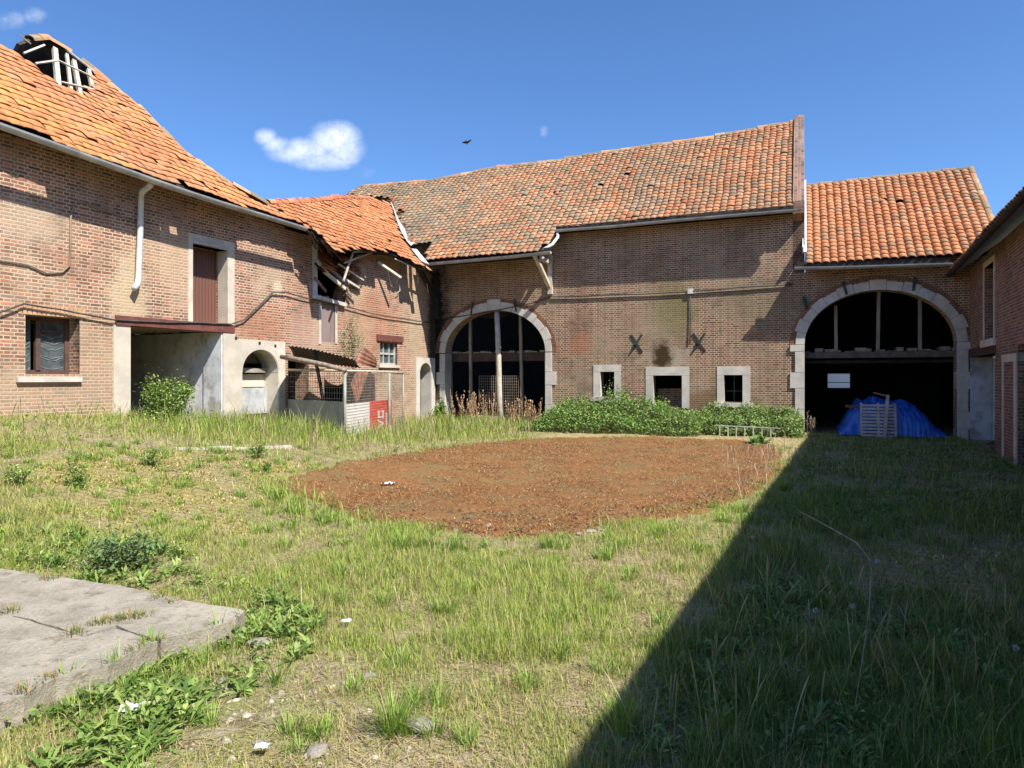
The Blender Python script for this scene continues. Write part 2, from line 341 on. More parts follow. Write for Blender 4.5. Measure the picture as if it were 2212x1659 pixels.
# ------------------------------------------------------------------ roof helpers
class Plane:
    def __init__(s, E0, E1, inward, tan, lift=0.0):
        s.O = Vector(E0); s.ua = (Vector(E1)-Vector(E0)).normalized(); up = Vector(inward).normalized()+Vector((0, 0, tan))
        s.ub = (up - s.ua*up.dot(s.ua)).normalized(); s.n = s.ua.cross(s.ub).normalized()
        if s.n.z < 0: s.n = -s.n
        s.O += s.n*lift
    def pt(s, a, b, h=0.0): return s.O+s.ua*a+s.ub*b+s.n*h
    def un(s, px, py):
        d = Vector(((px-CX)/FD, 1, (HY-py)/FD)); c = Vector((0, 0, H)); t = (s.O-c).dot(s.n)/d.dot(s.n); P = c+d*t
        return ((P-s.O).dot(s.ua), (P-s.O).dot(s.ub))
    def uns(s, pts): return [s.un(x, y) for x, y in pts]
M_tile = attrmat('clay_tiles', rough=.75, nscale=30, namp=.4, bstr=.35, lichen=(.20, .18, .13))
M_tile2 = attrmat('clay_tiles_clean', rough=.7, nscale=30, namp=.3, bstr=.25)
PAL = dict(orange=(.56, .215, .09), salmon=(.51, .25, .125), brown=(.31, .22, .135), grey=(.21, .19, .135), yellow=(.60, .29, .09), pale=(.47, .31, .18), red=(.50, .17, .085))
def palette(ws, seed, patch=None, var=.09):
    keys = list(ws)
    def fn(a, b, rng):
        n = len(a); W = np.tile(np.array([ws[k] for k in keys], float), (n, 1))
        if patch: patch(a, b, W, keys)
        W /= W.sum(1, keepdims=True); r = rng.random(n)[:, None]; k = (np.cumsum(W, 1) < r).sum(1).clip(0, len(keys)-1)
        M0 = np.array([PAL[x] for x in keys]); c = M0[k]*.58+(W@M0)*.42; c = c*(.72+.56*fbm(a, b, .9, seed+40))[:, None]; return c*(rng.normal(1, var, n)[:, None].clip(.6, 1.4))
    return fn
def tiles(name, pl, poly, tw, th, amp, pal, parent, mat, holes=(), seed=1, jit=1.0, slip=.01, wave=.03, nseg=8, curve=.35, thick=.016, mirror=False, warp=0.0, sshape=False, lip=1.0):
    rng = np.random.default_rng(seed); P = np.array(poly); a0, b0 = P.min(0); a1, b1 = P.max(0)
    I, J = np.meshgrid(np.arange(int((a1-a0)/tw)+2), np.arange(int((b1-b0)/th)+2))
    ca = (a0+(I+.5)*tw).ravel(); cb = (b0+(J+.5)*th).ravel(); k = inpoly(ca, cb, poly)
    for h in holes: k &= ~inpoly(ca, cb, h)
    k &= rng.random(len(ca)) > .0015
    ca, cb = ca[k], cb[k]; n = len(ca)
    xs_ = np.linspace(0, 1, nseg+1); prof = np.sin(np.pi*xs_**.85)**.8 - .35*np.exp(-((xs_-.97)/.09)**2)
    if sshape: prof = .5-.5*np.cos(2*np.pi*(xs_*.92+.06)); prof = prof**.8
    if mirror: prof = prof[::-1]
    X = (xs_-.5)*tw*1.05; rows = []
    Hh = amp*prof; low = -th/2-.05-curve*Hh
    rows.append(np.stack([X, low, Hh+.034-thick], 1)); rows.append(np.stack([X, low, Hh+.034], 1))
    rows.append(np.stack([X, np.full_like(X, th/2), Hh+.004], 1)); T = np.concatenate(rows); T[:, 2] *= lip          # 3*(nseg+1)
    rx = rng.normal(0, .006*jit, n)+(rng.random(n) < slip)*rng.normal(0, .03, n); ry = rng.normal(0, .010*jit, n)-(rng.random(n) < slip)*rng.random(n)*.10
    rz = np.abs(rng.normal(0, .005*jit, n))+(rng.random(n) < slip)*.025; rot = rng.normal(0, .016*jit, n)+(rng.random(n) < slip)*rng.normal(0, .12, n)
    tl = rng.normal(0, .02*jit, n)+(rng.random(n) < slip)*.08
    x = T[None, :, 0]*np.cos(rot)[:, None]-T[None, :, 1]*np.sin(rot)[:, None]+(ca+rx)[:, None]
    y = T[None, :, 0]*np.sin(rot)[:, None]+T[None, :, 1]*np.cos(rot)[:, None]+(cb+ry)[:, None]
    z = T[None, :, 2]+rz[:, None]+tl[:, None]*(T[None, :, 0])
    x = x + warp*(fbm(x, y, .35, seed)-.5); z = z + wave*(2*fbm(x, y, .5, seed+5)-1)
    O, ua, ub, un = [np.array(v) for v in (pl.O, pl.ua, pl.ub, pl.n)]
    co = (O+x[..., None]*ua+y[..., None]*ub+z[..., None]*un).reshape(-1, 3); m = nseg+1
    f = []
    for r in (0, 1):
        for s in range(nseg): f.append((r*m+s, r*m+s+1, (r+1)*m+s+1, (r+1)*m+s))
    f = np.array(f); F = (f[None]+(np.arange(n)*3*m)[:, None, None]).reshape(-1, 4)
    me = bpy.data.meshes.new(name); npmesh(me, co, F, 4); cols = pal(ca, cb, rng); setcol(me, np.repeat(cols, 3*m, 0))
    me.polygons.foreach_set('use_smooth', np.tile([False]*nseg+[True]*nseg, n)); return link(name, me, mat, parent)
def slab3(name, pl, poly, h0, h1, mat, parent, holes=()):
    class Fr: pass
    fr = Fr(); fr.pt = lambda a, z, o=0.0: pl.pt(a, z, o)
    return sheet(name, fr, poly, holes, h1-h0, mat, parent, o=h1)
def ridge(name, pts, parent, cols, mat, r=.12, L=.36, seed=3, miss=.0):
    "half round ridge tiles following a sagging line"
    rng = random.Random(seed); V = []; F = []; Cc = []; pts = [Vector(p) for p in pts]
    for p, q2 in zip(pts[:-1], pts[1:]):
        n = max(1, round((q2-p).length/L)); d = (q2-p)/n; x = d.cross(Vector((0, 0, 1))).normalized(); up = x.cross(d).normalized()
        for i in range(n):
            if rng.random() < miss: continue
            A = p+d*i+Vector((0, 0, rng.uniform(-.02, .02))); B = A+d*1.06; c = PAL[rng.choice(cols)]; k = rng.uniform(.8, 1.15); b = len(V)
            for j, (C, rr) in enumerate(((A, r*1.08), (B, r*.94))):
                for t in range(7):
                    th = math.pi*t/6; V.append(C+x*rr*math.cos(th)+up*(rr*math.sin(th)-r*.55)); Cc.append([v*k for v in c])
            for t in range(6): F.append((b+t, b+t+1, b+8+t, b+7+t))
    me = bpy.data.meshes.new(name); me.from_pydata([tuple(v) for v in V], [], F); setcol(me, np.array(Cc)); o = link(name, me, mat, parent)
    md_ = o.modifiers.new('s', 'SOLIDIFY'); md_.thickness = .015; return o
def gutter(name, path, r, mat, parent, drop=0.0):
    "half round gutter, open on top"
    mb = MB(); path = [Vector(p) for p in path]; n = 8; V = []; F = []
    for i, p in enumerate(path):
        d = (path[min(i+1, len(path)-1)]-path[max(i-1, 0)]).normalized(); x = d.cross(Vector((0, 0, 1))).normalized()
        for rr in (r, r-.008):
            for k in range(n+1):
                t = math.pi*k/n; V.append(p+x*rr*math.cos(t)-Vector((0, 0, 1))*rr*math.sin(t))
    m = 2*(n+1)
    for i in range(len(path)-1):
        for k in range(n): F.append((i*m+k, i*m+k+1, (i+1)*m+k+1, (i+1)*m+k)); F.append((i*m+n+1+k, (i+1)*m+n+1+k, (i+1)*m+n+2+k, i*m+n+2+k))
        F.append((i*m, (i+1)*m, (i+1)*m+n+1, i*m+n+1)); F.append((i*m+n, i*m+2*n+1, (i+1)*m+2*n+1, (i+1)*m+n))
    for e in (0, len(path)-1): F.append(tuple(e*m+k for k in range(n+1)))
    mb.add(V, F); 
    for p in path[::1]: pass
    return mb.build(name, mat, parent, False)
def ring(fr, a0, a1, z0, zs, zt, n, tf, d0, d1, gap=.006, proud=.0):
    "stones of an arch: tf(i) gives each stone's thickness"
    mb = MB(); c = (a0+a1)/2; rx = (a1-a0)/2; rz = zt-zs
    for i in range(n):
        t0 = math.pi*i/n+gap/rx; t1 = math.pi*(i+1)/n-gap/rx; th = tf(i); k = 5; P = []
        for s in range(k+1):
            t = t0+(t1-t0)*s/k; P.append((c+rx*math.cos(t), zs+rz*math.sin(t)))
        for s in range(k, -1, -1):
            t = t0+(t1-t0)*s/k; x, y = math.cos(t)/rx, math.sin(t)/rz; l = math.hypot(x, y); P.append((c+rx*math.cos(t)+x/l*th, zs+rz*math.sin(t)+y/l*th))
        V = [fr.pt(p[0], p[1], d1) for p in P]+[fr.pt(p[0], p[1], d0) for p in P]; m = len(P)
        F = []
        for s in range(k): F.append((s+1, s, 2*k+1-s, 2*k-s))
        F += [tuple(reversed((x, (x+1) % m, (x+1) % m+m, x+m))) for x in range(m)]
        uv = [[(P[v % m][0], P[v % m][1]) for v in f] for f in F]; mb.add(V, F, uv)
    return mb
# ------------------------------------------------------------------ barn across the yard
def FZ(px, py, o=0.0): return FA.un(px, py, o)
def LZ(px, py, o=0.0): return LW.un(px, py, o)
stF = [(*FZ(1455, 665), .9, 1.3, (.17, .165, .06), .55), (*FZ(1360, 880), 1.2, .35, (.40, .34, .30), .5),
       (*FZ(1440, 775), .9, .55, (.46, .40, .31), .6), (*FZ(1650, 650), 1.6, 1.0, (.16, .15, .08), .4), (*FZ(1500, 870), 2.6, .5, (.13, .075, .035), .55), (*FZ(1255, 745), .5, .5, (.42, .16, .08), .45),
       (*FZ(1430, 772), .40, .62, (.05, .03, .010), .97), (*FZ(940, 720), .75, 3.6, (.012, .012, .010), .98)]  # last one: black staining, with the corner's shade also put into its colour
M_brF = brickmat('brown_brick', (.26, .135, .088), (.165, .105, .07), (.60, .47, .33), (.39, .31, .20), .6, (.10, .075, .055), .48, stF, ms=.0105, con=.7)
aL = FZ(912, 800)[0]; aG = -.02; zE = 6.15
a1l, zsp = FZ(962, 763); a1r = FZ(1178.6, 763)[0]; z1t = FZ(1071, 670)[1]
a2l = FZ(1738, 744)[0]; z2s = FZ(1738, 744)[1]; a2r = FZ(2067, 744)[0]; z2t = FZ(1900, 626)[1]
barn = thing('barn', 'long brown brick barn with arched doorway and sagging patchy orange and grey tiled roof', 'barn', FA.pt(-4.5, 0))
def win(px0, py0, px1, py1): a0, zt = FZ(px0, py0); a1, zb = FZ(px1, py1); return a0, a1, zb, zt
W1, W1o = win(1296, 803, 1328, 857), win(1282, 788, 1341, 858)
W2, W2o = win(1410, 811, 1474, 880), win(1395, 793, 1489, 885)
W3, W3o = win(1563, 810, 1605, 869), win(1549, 792, 1621, 873)
outer = [(aL, -.4), (a1l, -.4)]+[(p[0], p[1]) for p in reversed(arch(a1l, a1r, -.4, zsp, z1t)[2:])]+[(a1r, -.4), (-.3, -.4), (-.3, 4.5), (aG, 4.5), (aG, zE), (aL, zE)]
sheet('wall', FA, outer, [rect(*W1), rect(*W2), rect(*W3)], .45, M_brF, barn)
# stone door arch
tf = lambda i: (.36 if i == 6 else (.27 if i % 2 else .22)); zj = zsp
sa = ring(FA, a1l, a1r, 0, zsp, z1t, 13, tf, -.40, .035)
z = -.3; k = 0
while z < zsp-.05:
    h = min([.62, .42][k % 2], zsp-z); wd = [.22, .36][k % 2]
    for (e, s) in ((a1l, -1), (a1r, 1)): sa.fbox(FA, min(e, e+s*wd*(.9 if s < 0 else 1)), max(e, e+s*wd*(.9 if s < 0 else 1)), z, z+h-.008, -.40, .03+.004*k)
    z += h; k += 1
sa.build('stone_arch', M_stone, barn)
M_hb = plain('relief_brick', (.30, .13, .075), (.16, .085, .055), 9, .9, .3, detail=2)
M_hbF = brickmat('relief_brick_ring', (.30, .13, .075), (.18, .09, .055), (.4, .3, .2), (.3, .2, .15), .3)
ring(FA, a1l-.25, a1r+.25, 0, zsp, z1t+.25, 74, lambda i: .13 if 1 else 0, -.1, .012, gap=.008).build('brick_arch', M_hb, barn)
# window surrounds
def surround(fr, i, o, mat, parent, sill=True, name='window_frame', pr=.02, dp=.2):
    mb = MB(); mb.fbox(fr, o[0], o[1], i[3], o[3], -dp, pr); mb.fbox(fr, o[0], i[0]+.012, max(o[2], i[2]-.02), i[3]-.002, -dp, pr-.003); mb.fbox(fr, i[1]-.012, o[1], max(o[2], i[2]-.02), i[3]-.002, -dp, pr-.003)
    f = mb.build(name, mat, parent)
    if sill:
        s = MB(); s.fbox(fr, o[0]-.08, o[1]+.08, i[2]-.14, i[2]-.022, -dp, pr+.05); s.build('sill', mat, f)
    return f
f1 = surround(FA, W1, W1o, M_stone, barn); f2 = surround(FA, W2, W2o, M_stone, barn, sill=False); f3 = surround(FA, W3, W3o, M_stone, barn)
for (W, f) in ((W1, f1), (W3, f3)):
    mb = MB(); c = (W[0]+W[1])/2; mb.fbox(FA, W[0], W[1], W[2]+.3, W[2]+.33, -.32, -.29); mb.fbox(FA, c-.015, c+.015, W[2], W[3], -.32, -.295); mb.build('glazing_bar', M_iron, f)
mb = MB(); mb.fbox(FA, W2[0], W2[1], W2[2]-.3, W2[2]+.55, -.9, -.8); mb.build('brick_infill', M_brF, barn)
# wall anchors
for px, py in ((1375, 742), (1510, 740)):
    a, z = FZ(px, py); mb = MB(); dx = .17; dz = .27
    mb.bar(FA.pt(a-dx, z+dz, .012), FA.pt(a+dx, z-dz, .012), .065, .025, FA.n); mb.bar(FA.pt(a+dx, z+dz, .032), FA.pt(a-dx, z-dz, .032), .065, .02, FA.n)
    mb.box(FA.pt(a, z, .04), FA.u*.04, FA.n*.02, Vector((0, 0, .05))); mb.build('wall_anchor', M_iron, barn)
for px, py, L in ((1021, 667, .42), (1114, 660, .42)):
    a, z = FZ(px, py); mb = MB(); s = -1 if px < 1070 else 1; mb.bar(FA.pt(a-.02*s, z+L/2, .05), FA.pt(a+.04*s, z-L/2, .05), .05, .04); mb.build('iron_tie', M_iron, barn)
# roof planes
inF = -FA.n
PLm = Plane(FA.pt(-12, 6.22, .42), FA.pt(0, 6.22, .42), inF, .847)
roof_pts = [(1712,450),(1450,472),(1200,496),(1193,510),(1178,528),(1160,541),(1040,553),(914,562),(941,523),(897,528),(877,535),(868,500),(858,470),(846,440),(838,428),(780,425),(752,420),(780,403),(940,390),(1075,362),(1200,348),(1300,330),(1500,303),(1730,261)]
mpoly = PLm.uns(roof_pts)
skyhole = PLm.uns([(853, 452), (870, 452), (871, 463), (857, 463)]); nick = PLm.uns([(1065, 525), (1073, 525), (1073, 530), (1065, 530)])
def pt1(a, b, W, keys):
    fx = sstep(-2.5, 11, a); i = keys.index('brown'); j = keys.index('grey'); pz = sstep(.35, .62, fbm(a, b, .45, 4)); W[:, keys.index('orange')] *= .45+.65*fx; W[:, keys.index('salmon')] *= .5+.5*fx; W[:, keys.index('pale')] *= .9; W[:, i] *= (3.6-3.1*fx)*(.35+1.5*pz); W[:, j] *= (3.4-2.7*fx)*(.3+1.6*pz); W[:, keys.index('pale')] *= 1.6-fx
    red = fbm(a, b, .8, 8) > .58; W[red, keys.index('red')] *= 5; W[red, keys.index('grey')] *= .3
tiles('roof_tiles', PLm, mpoly, .195, .20, .038, palette(dict(orange=.30, salmon=.30, brown=.24, grey=.15, pale=.16, red=.04), 1, pt1), barn, M_tile, holes=[skyhole], seed=5, wave=.05, warp=.15, slip=.008)
slab3('roof_boards', PLm, mpoly, -.10, -.045, M_woodd, barn, holes=[skyhole])
rp = [PLm.pt(*PLm.un(x, y), .0) for x, y in roof_pts[17:]]
ridge('ridge_tiles', rp, barn, ['brown', 'pale', 'salmon', 'grey'], M_tile, seed=4)
# back slope and other walls so that the barn is closed
back = MB(); top = rp; 
for p, q_ in zip(top[:-1], top[1:]):
    d = inF*6.0-Vector((0, 0, 5.0)); back.add([p-Vector((0, 0, .03)), q_-Vector((0, 0, .03)), q_+d, p+d], [(0, 1, 2, 3)])
bo = back.build('back_roof', M_rust, barn); md_ = bo.modifiers.new('s', 'SOLIDIFY'); md_.thickness = .1; md_.offset = -1
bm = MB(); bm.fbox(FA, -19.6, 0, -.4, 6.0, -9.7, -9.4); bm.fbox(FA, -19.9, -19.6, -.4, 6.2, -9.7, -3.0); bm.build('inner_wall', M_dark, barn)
# gable coping of brick
def gz(o, dz=0.0): return 6.22+(.42-o)*.847+dz
GF = Frame(FA.pt(aG, 0, 0), -FA.n, FA.u)       # plane of the gable, a runs away from the yard
gp = [(0.0, 4.5), (9.4, 4.5), (9.4, 6.0), (5.0, gz(-5.0, .26)), (-.30, gz(.30, .22)), (-.30, 6.05), (0, 5.9)]
rp0 = PLm.un(1742, 256)[1]
M_cop = brickmat('coping_brick', (.27, .15, .11), (.16, .10, .08), (.33, .29, .24), (.34, .30, .25), .7, (.09, .08, .07), .4, bw=.3, rh=.09)
wr = 4.45; gp = [(0.0, 4.5), (9.3, 4.5), (9.3, 6.0), (wr+.12, gz(-wr, .02)), (wr-.15, gz(-wr, .06)), (-.34, gz(.34, .13)), (-.34, 6.08), (0, 5.95)]
sheet('gable_coping', GF, gp, [], .30, M_cop, barn)
gutter('gutter', [FA.pt(*FZ(px, py, .52), .52) for px, py in ((1196, 497), (1330, 487), (1450, 475), (1600, 462), (1722, 452))], .075, M_zinc, barn)
def eave_light_stop(pts, o, parent, h=.2):  # plank added behind the gutter to stop light leaking through the eave
    P = [FA.pt(*FZ(px, py, o), o-.085) for px, py in pts]; mb = MB()
    for p, q_ in zip(P[:-1], P[1:]): mb.bar(p+Vector((0, 0, h*.25)), q_+Vector((0, 0, h*.25)), .02, h)
    mb.build('eave_light_stop', M_woodd, parent)
eave_light_stop(((1199, 497), (1330, 487), (1450, 475), (1600, 462), (1714, 453)), .52, barn); eave_light_stop(((908, 570), (1000, 562), (1100, 553), (1186, 544)), 1.4, barn)
gutter('gutter', [FA.pt(*FZ(px, py, 1.4), 1.4) for px, py in ((905, 570), (1000, 562), (1100, 553), (1190, 543))], .085, M_zinc, barn)
dp = [FA.pt(*FZ(1204, 503, .5), .5), FA.pt(*FZ(1205, 512, .55), .55), FA.pt(*FZ(1193, 528, .95), .95), FA.pt(*FZ(1172, 540, 1.3), 1.3)]
MB().tube(dp, .05, 10).build('downpipe', M_pipe, barn, True)
# bracket carrying the low eave
aB = FZ(1190, 600)[0]; mb = MB(); mb.fbox(FA, aB-.07, aB+.07, FZ(1190, 636)[1], FZ(1190, 552)[1], .0, .12)
mb.build('eave_post', M_woodl, barn)
zT = FZ(1188, 556, .1)[1]; mb = MB(); mb.bar(FA.pt(aB-.02, FZ(1188, 620)[1], .1), FA.pt(aB-.04, 5.25, 1.25), .11, .11, FA.u); mb.bar(FA.pt(aB-.03, 5.27, -.1), FA.pt(aB-.03, 5.27, 1.38), .12, .12)
mb.build('eave_brace', M_woodl, barn)
aB2 = FZ(945, 600)[0]; mb = MB(); mb.bar(FA.pt(aB2, FZ(950, 650)[1], .06), FA.pt(aB2-.02, 5.2, 1.2), .12, .12, FA.u); mb.fbox(FA, aB2-.07, aB2+.07, 3.6, 5.1, 0, .12); mb.build('eave_brace', M_woodd, barn)
mb = MB(); mb.bar(FA.pt(aL, 5.24, 1.2), FA.pt(aB+.05, 5.26, 1.2), .1, .12); mb.build('eave_beam', M_woodd, barn)
# posts inside the arch
def vpost(fr, pxt, pyt, pxb, pyb, o, wd, mat, parent, name='post', round_=False):
    a, z = fr.un(pxt, pyt, o); b, y = fr.un(pxb, pyb, o); P, Q = fr.pt(a, z, o), fr.pt(b, y, o); mb = MB()
    if round_: mb.tube([P, P.lerp(Q, .35)+fr.u*.01, P.lerp(Q, .7)-fr.u*.012, Q], [wd*.46, wd*.48, wd*.5, wd*.52], 10); return mb.build(name, mat, parent, True)
    mb.bar(P, Q, wd, wd, fr.n); return mb.build(name, mat, parent)
vpost(FA, 1073, 664, 1082, 935, -.15, .19, M_woodl, barn, round_=True)
vpost(FA, 1016, 690, 1018, 930, -.5, .09, M_wood, barn); vpost(FA, 1124, 676, 1129, 930, -.5, .09, M_wood, barn); vpost(FA, 972, 740, 975, 930, -.5, .10, M_wood, barn)
mb = MB(); a0, zz = FZ(960, 773, -.6); mb.bar(FA.pt(a0, zz, -.6), FA.pt(FZ(1180, 770, -.6)[0], zz, -.6), .14, .28); mb.build('loft_beam', plain('brown_timber', (.10, .06, .05), (.06, .04, .03), 4), barn)
mb = MB(); 
for k in range(14): 
    a = a0+.1+k*.27; mb.fbox(FA, a, a+.17+.05*(k % 3), zz+.145, zz+.18+.03*(k % 2), -.75, -.5)
mb.build('loft_boards', M_wood, barn)
mb = MB(); ga0 = FZ(1035, 850, -.45)[0]; ga1 = FZ(1120, 850, -.45)[0]; zt_ = FZ(1080, 812, -.45)[1]
for k in range(20): a = ga0+(ga1-ga0)*k/19; mb.bar(FA.pt(a, 0, -.45), FA.pt(a, zt_, -.45), .008)
for k in range(18): z = .05+(zt_-.05)*k/17; mb.bar(FA.pt(ga0, z, -.45), FA.pt(ga1, z, -.45), .008)
mb.build('mesh_panel', M_wood, barn)
mb = MB(); mb.fbox(FA, FZ(995, 900, .0)[0], FZ(1078, 900, .0)[0], -.3, FZ(1040, 899, .05)[1], -.35, -.05); mb.build('low_wall', plain('whitewashed_block', (.62, .58, .5), (.42, .39, .33), 5, .9, .4), barn)
# ------------------------------------------------------------------ cart shed with the wide arch
shed = thing('cart_shed', 'brick cart shed with the wide archway and neat orange roof right of the barn', 'shed', FA.pt(2, 0))
outer = [(-.3, -.4), (a2l, -.4)]+[(p[0], p[1]) for p in reversed(arch(a2l, a2r, -.4, z2s, z2t)[2:])]+[(a2r, -.4), (4.3, -.4), (4.3, 4.9), (0.0, 4.9), (0.0, 4.5), (-.3, 4.5)]
sheet('wall', FA, outer, [], .45, M_brF, shed)
tf2 = lambda i: (.30 if i in (1, 13) else (.27 if i % 2 else .23))
sa = ring(FA, a2l, a2r, 0, z2s, z2t, 15, tf2, -.42, .035); z = -.3; k = 0
while z < z2s-.05:
    h = min([.58, .44][k % 2], z2s-z); wd = [.24, .37][k % 2]
    sa.fbox(FA, a2l-wd, a2l, z, z+h-.008, -.42, .03+.004*k); sa.fbox(FA, a2r, a2r+min(wd, .34), z, z+h-.008, -.42, .03+.004*k); z += h; k += 1
sa.build('stone_arch', M_stone, shed)
ring(FA, a2l-.26, a2r+.26, 0, z2s, z2t+.26, 84, lambda i: .12, -.1, .012, gap=.008).build('brick_arch', M_hb, shed)
for px, py, px2, py2 in ((1735, 640, 1742, 668), (1820, 609, 1829, 636), (1976, 598, 1973, 628)):
    P = FA.pt(*FZ(px, py, .05), .05); Q = FA.pt(*FZ(px2, py2, .05), .05); MB().bar(P, Q, .06, .05, FA.n).build('iron_tie', M_iron, shed)
PLs = Plane(FA.pt(0, 4.66, .5), FA.pt(4, 4.66, .5), inF, .84)
sp_ = [(1736, 569), (1850, 569), (1960, 565), (2075, 560), (2138, 474), (2112, 420), (2091, 368), (1900, 386), (1746, 402)]
spoly = PLs.uns([(1734, 571), (2070, 561)])+[(4.48, -.02), (4.48, 4.86), (.02, 4.84)]
spoly = [(-.0, 0.02), (4.48, 0.02), (4.48, PLs.un(2091, 366)[1]), (-.0, PLs.un(1746, 403)[1])]
def pt2(a, b, W, keys):
    r = sstep(3.2, 4.4, a); W[:, keys.index('brown')] *= 1+8*r; W[:, keys.index('pale')] *= 1+6*r
tiles('roof_tiles', PLs, spoly, .20, .195, .055, palette(dict(orange=.66, salmon=.3, brown=.04, grey=.05, pale=.03, yellow=.008), 1, pt2), shed, M_tile2, seed=9, wave=.02, slip=.003, jit=.8)
slab3('roof_boards', PLs, spoly, -.10, -.045, M_woodd, shed)
bt = spoly[2][1]; rA, rB = PLs.pt(.06, bt), PLs.pt(4.48, bt)
ridge('ridge_tiles', [rA+Vector((0, 0, .02)), rB+Vector((0, 0, .02))], shed, ['brown', 'grey', 'brown', 'grey'], M_tile, r=.09, seed=7)
ridge('verge_tiles', [PLs.pt(4.46, bt, .03), PLs.pt(4.46, 0, .03)], shed, ['brown', 'pale', 'salmon'], M_tile, r=.08, seed=8)
bk_ = MB(); d = inF*3.9-Vector((0, 0, 3.2)); bk_.add([rA, rB, rB+d, rA+d], [(0, 1, 2, 3)]); o_ = bk_.build('back_roof', M_rust, shed); md_ = o_.modifiers.new('s', 'SOLIDIFY'); md_.thickness = .1; md_.offset = -1
BZ = -6.6; wb = (*FA.un(1788, 838, BZ), *FA.un(1837, 807, BZ))
sheet('back_wall', FA, rect(-.3, 4.45, -.4, 4.75), [rect(wb[0], wb[2], wb[1], wb[3])], .3, M_dark, shed, o=BZ)
mw, q = newmat('milky_sheet'); t_ = q.n('ShaderNodeBsdfTranslucent', {'Color': (.9, .93, 1, 1)}); d_ = q.n('ShaderNodeBsdfDiffuse', {'Color': (.7, .72, .75, 1)}); mx = q.n('ShaderNodeMixShader', {0: .8, 2: t_.outputs[0], 1: d_.outputs[0]}); q.n('ShaderNodeOutputMaterial', {0: mx.outputs[0]})
wf = MB().fbox(FA, wb[0]-.03, wb[2]+.03, (wb[1]*.62+wb[3]*.38)-.012, (wb[1]*.62+wb[3]*.38)+.012, BZ-.25, BZ-.2).build('window_frame', M_iron, shed)
MB().fbox(FA, wb[0]-.02, wb[2]+.02, wb[1]-.02, wb[3]+.02, BZ-.29, BZ-.285).build('pane', mw, wf)
SG = Frame(FA.pt(4.44, 0, 0), -FA.n, FA.u); sheet('gable_wall', SG, [(.46, -.4), (6.9, -.4), (6.9, 4.6), (3.3, 7.60), (.46, 5.32)], [], .15, M_dark, shed)
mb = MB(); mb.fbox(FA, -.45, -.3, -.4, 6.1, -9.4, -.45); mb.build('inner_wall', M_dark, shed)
for p in ((1805, 660, 1806, 757), (1898, 630, 1896, 757), (1987, 645, 1987, 757)): vpost(FA, *p, -.6, .085, M_wood, shed)
a0, zz = FZ(1735, 762, -.6); a1 = FZ(2072, 762, -.6)[0]
MB().fbox(FA, a0, a1, zz-.16, zz, -.7, -.55).build('loft_beam', plain('dim_timber', (.16, .13, .11), (.10, .08, .07), 5, .9), shed)
mb = MB()
for k in range(17): a = a0+.05+k*.255; mb.fbox(FA, a, a+.15+.07*(k % 3), zz+.01, zz+.03+.03*((k*7) % 4), -1.2, -.6)
mb.build('loft_boards', M_wood, shed)
MB().fbox(FA, a0-.2, a1+.3, zz-.3, zz-.22, -6.3, -.75).build('loft_floor', M_woodd, shed)
eave_light_stop(((1722, 577), (1800, 576), (1900, 573), (2054, 568)), .6, shed)
gutter('gutter', [FA.pt(*FZ(px, py, .6), .6) for px, py in ((1716, 577), (1800, 576), (1900, 573), (2058, 568))], .075, M_zinc, shed)
fl = PLs.pt(0, bt, .03); mb = MB(); p0 = PLs.pt(-.02, bt+.15, .12); p1 = PLs.pt(-.02, .42, .12); mb.bar(p0, p1, .12, .03, PLs.n); mb.bar(p0+FA.u*.0+PLs.n*.08-FA.u*.04, p1+PLs.n*.08-FA.u*.04, .03, .16, PLs.n)
mb.build('flashing', M_pipe, shed)
# ------------------------------------------------------------------ right hand wing (in shade)
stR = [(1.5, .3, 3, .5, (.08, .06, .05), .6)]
M_brR = brickmat('right_brick', (.27, .13, .095), (.17, .095, .075), (.38, .31, .25), (.34, .24, .18), .35, (.08, .05, .04), .3, stR, ms=.009)
def RZ(px, py, o=0.0): return RW.un(px, py, o)
rwing = thing('brick_wing', 'shaded red brick wing with narrow upper window running along the right edge', 'building', RW.pt(4, 0))
ra, rz0 = RZ(2099, 774); rb, _ = RZ(2149, 774); wA, wz = RZ(2127, 640); wB = RZ(2148, 640)[0]; wzt = RZ(2137, 572)[1]; wzb = RZ(2137, 733)[1]
zl = RZ(2120, 768)[1]; rc0 = RZ(2169, 800)[0]; rc1 = RZ(2192, 800)[0]; rcz = RZ(2180, 782)[1]; rd = RZ(2198, 800)[0]; rd2 = rd+1.3
zR = 4.35
outer = [(-.45, -.4), (.06, -.4), (.06, zl), (rb, zl), (rb, -.4), (rd, -.4), (rd, zl+.08), (rd2, zl+.08), (rd2, -.4), (32, -.4), (32, zR), (-.45, zR)]
ho = [rect(wA, wB, wzb, wzt)]+[rect(a, a+.85, wzb, wzt) for a in (9.2, 13.5, 19.0)]+[rect(a, a+1.0, -.2, 2.0) for a in (11.2, 17)]
sheet('wall', RW, outer, ho, .45, M_brR, rwing)
mb = MB(); mb.fbox(RW, wA-.10, wA-.002, wzb, wzt+.12, -.2, .02); mb.fbox(RW, wB+.002, wB+.10, wzb, wzt+.12, -.2, .02); mb.fbox(RW, wA, wB, wzt, wzt+.12, -.2, .018)
f = mb.build('window_frame', M_conc, rwing); MB().fbox(RW, wA-.2, wB+.2, wzb-.16, wzb-.002, -.2, .06).build('sill', M_conc, f)
MB().fbox(RW, wA, wB, wzb, wzt, -.3, -.28).build('pane', M_glass, f)
MB().fbox(RW, -.02, rb+.12, zl, zl+.2, -.2, .012).build('lintel', plain('dark_beam', (.09, .05, .04), (.05, .03, .03), 5), rwing)
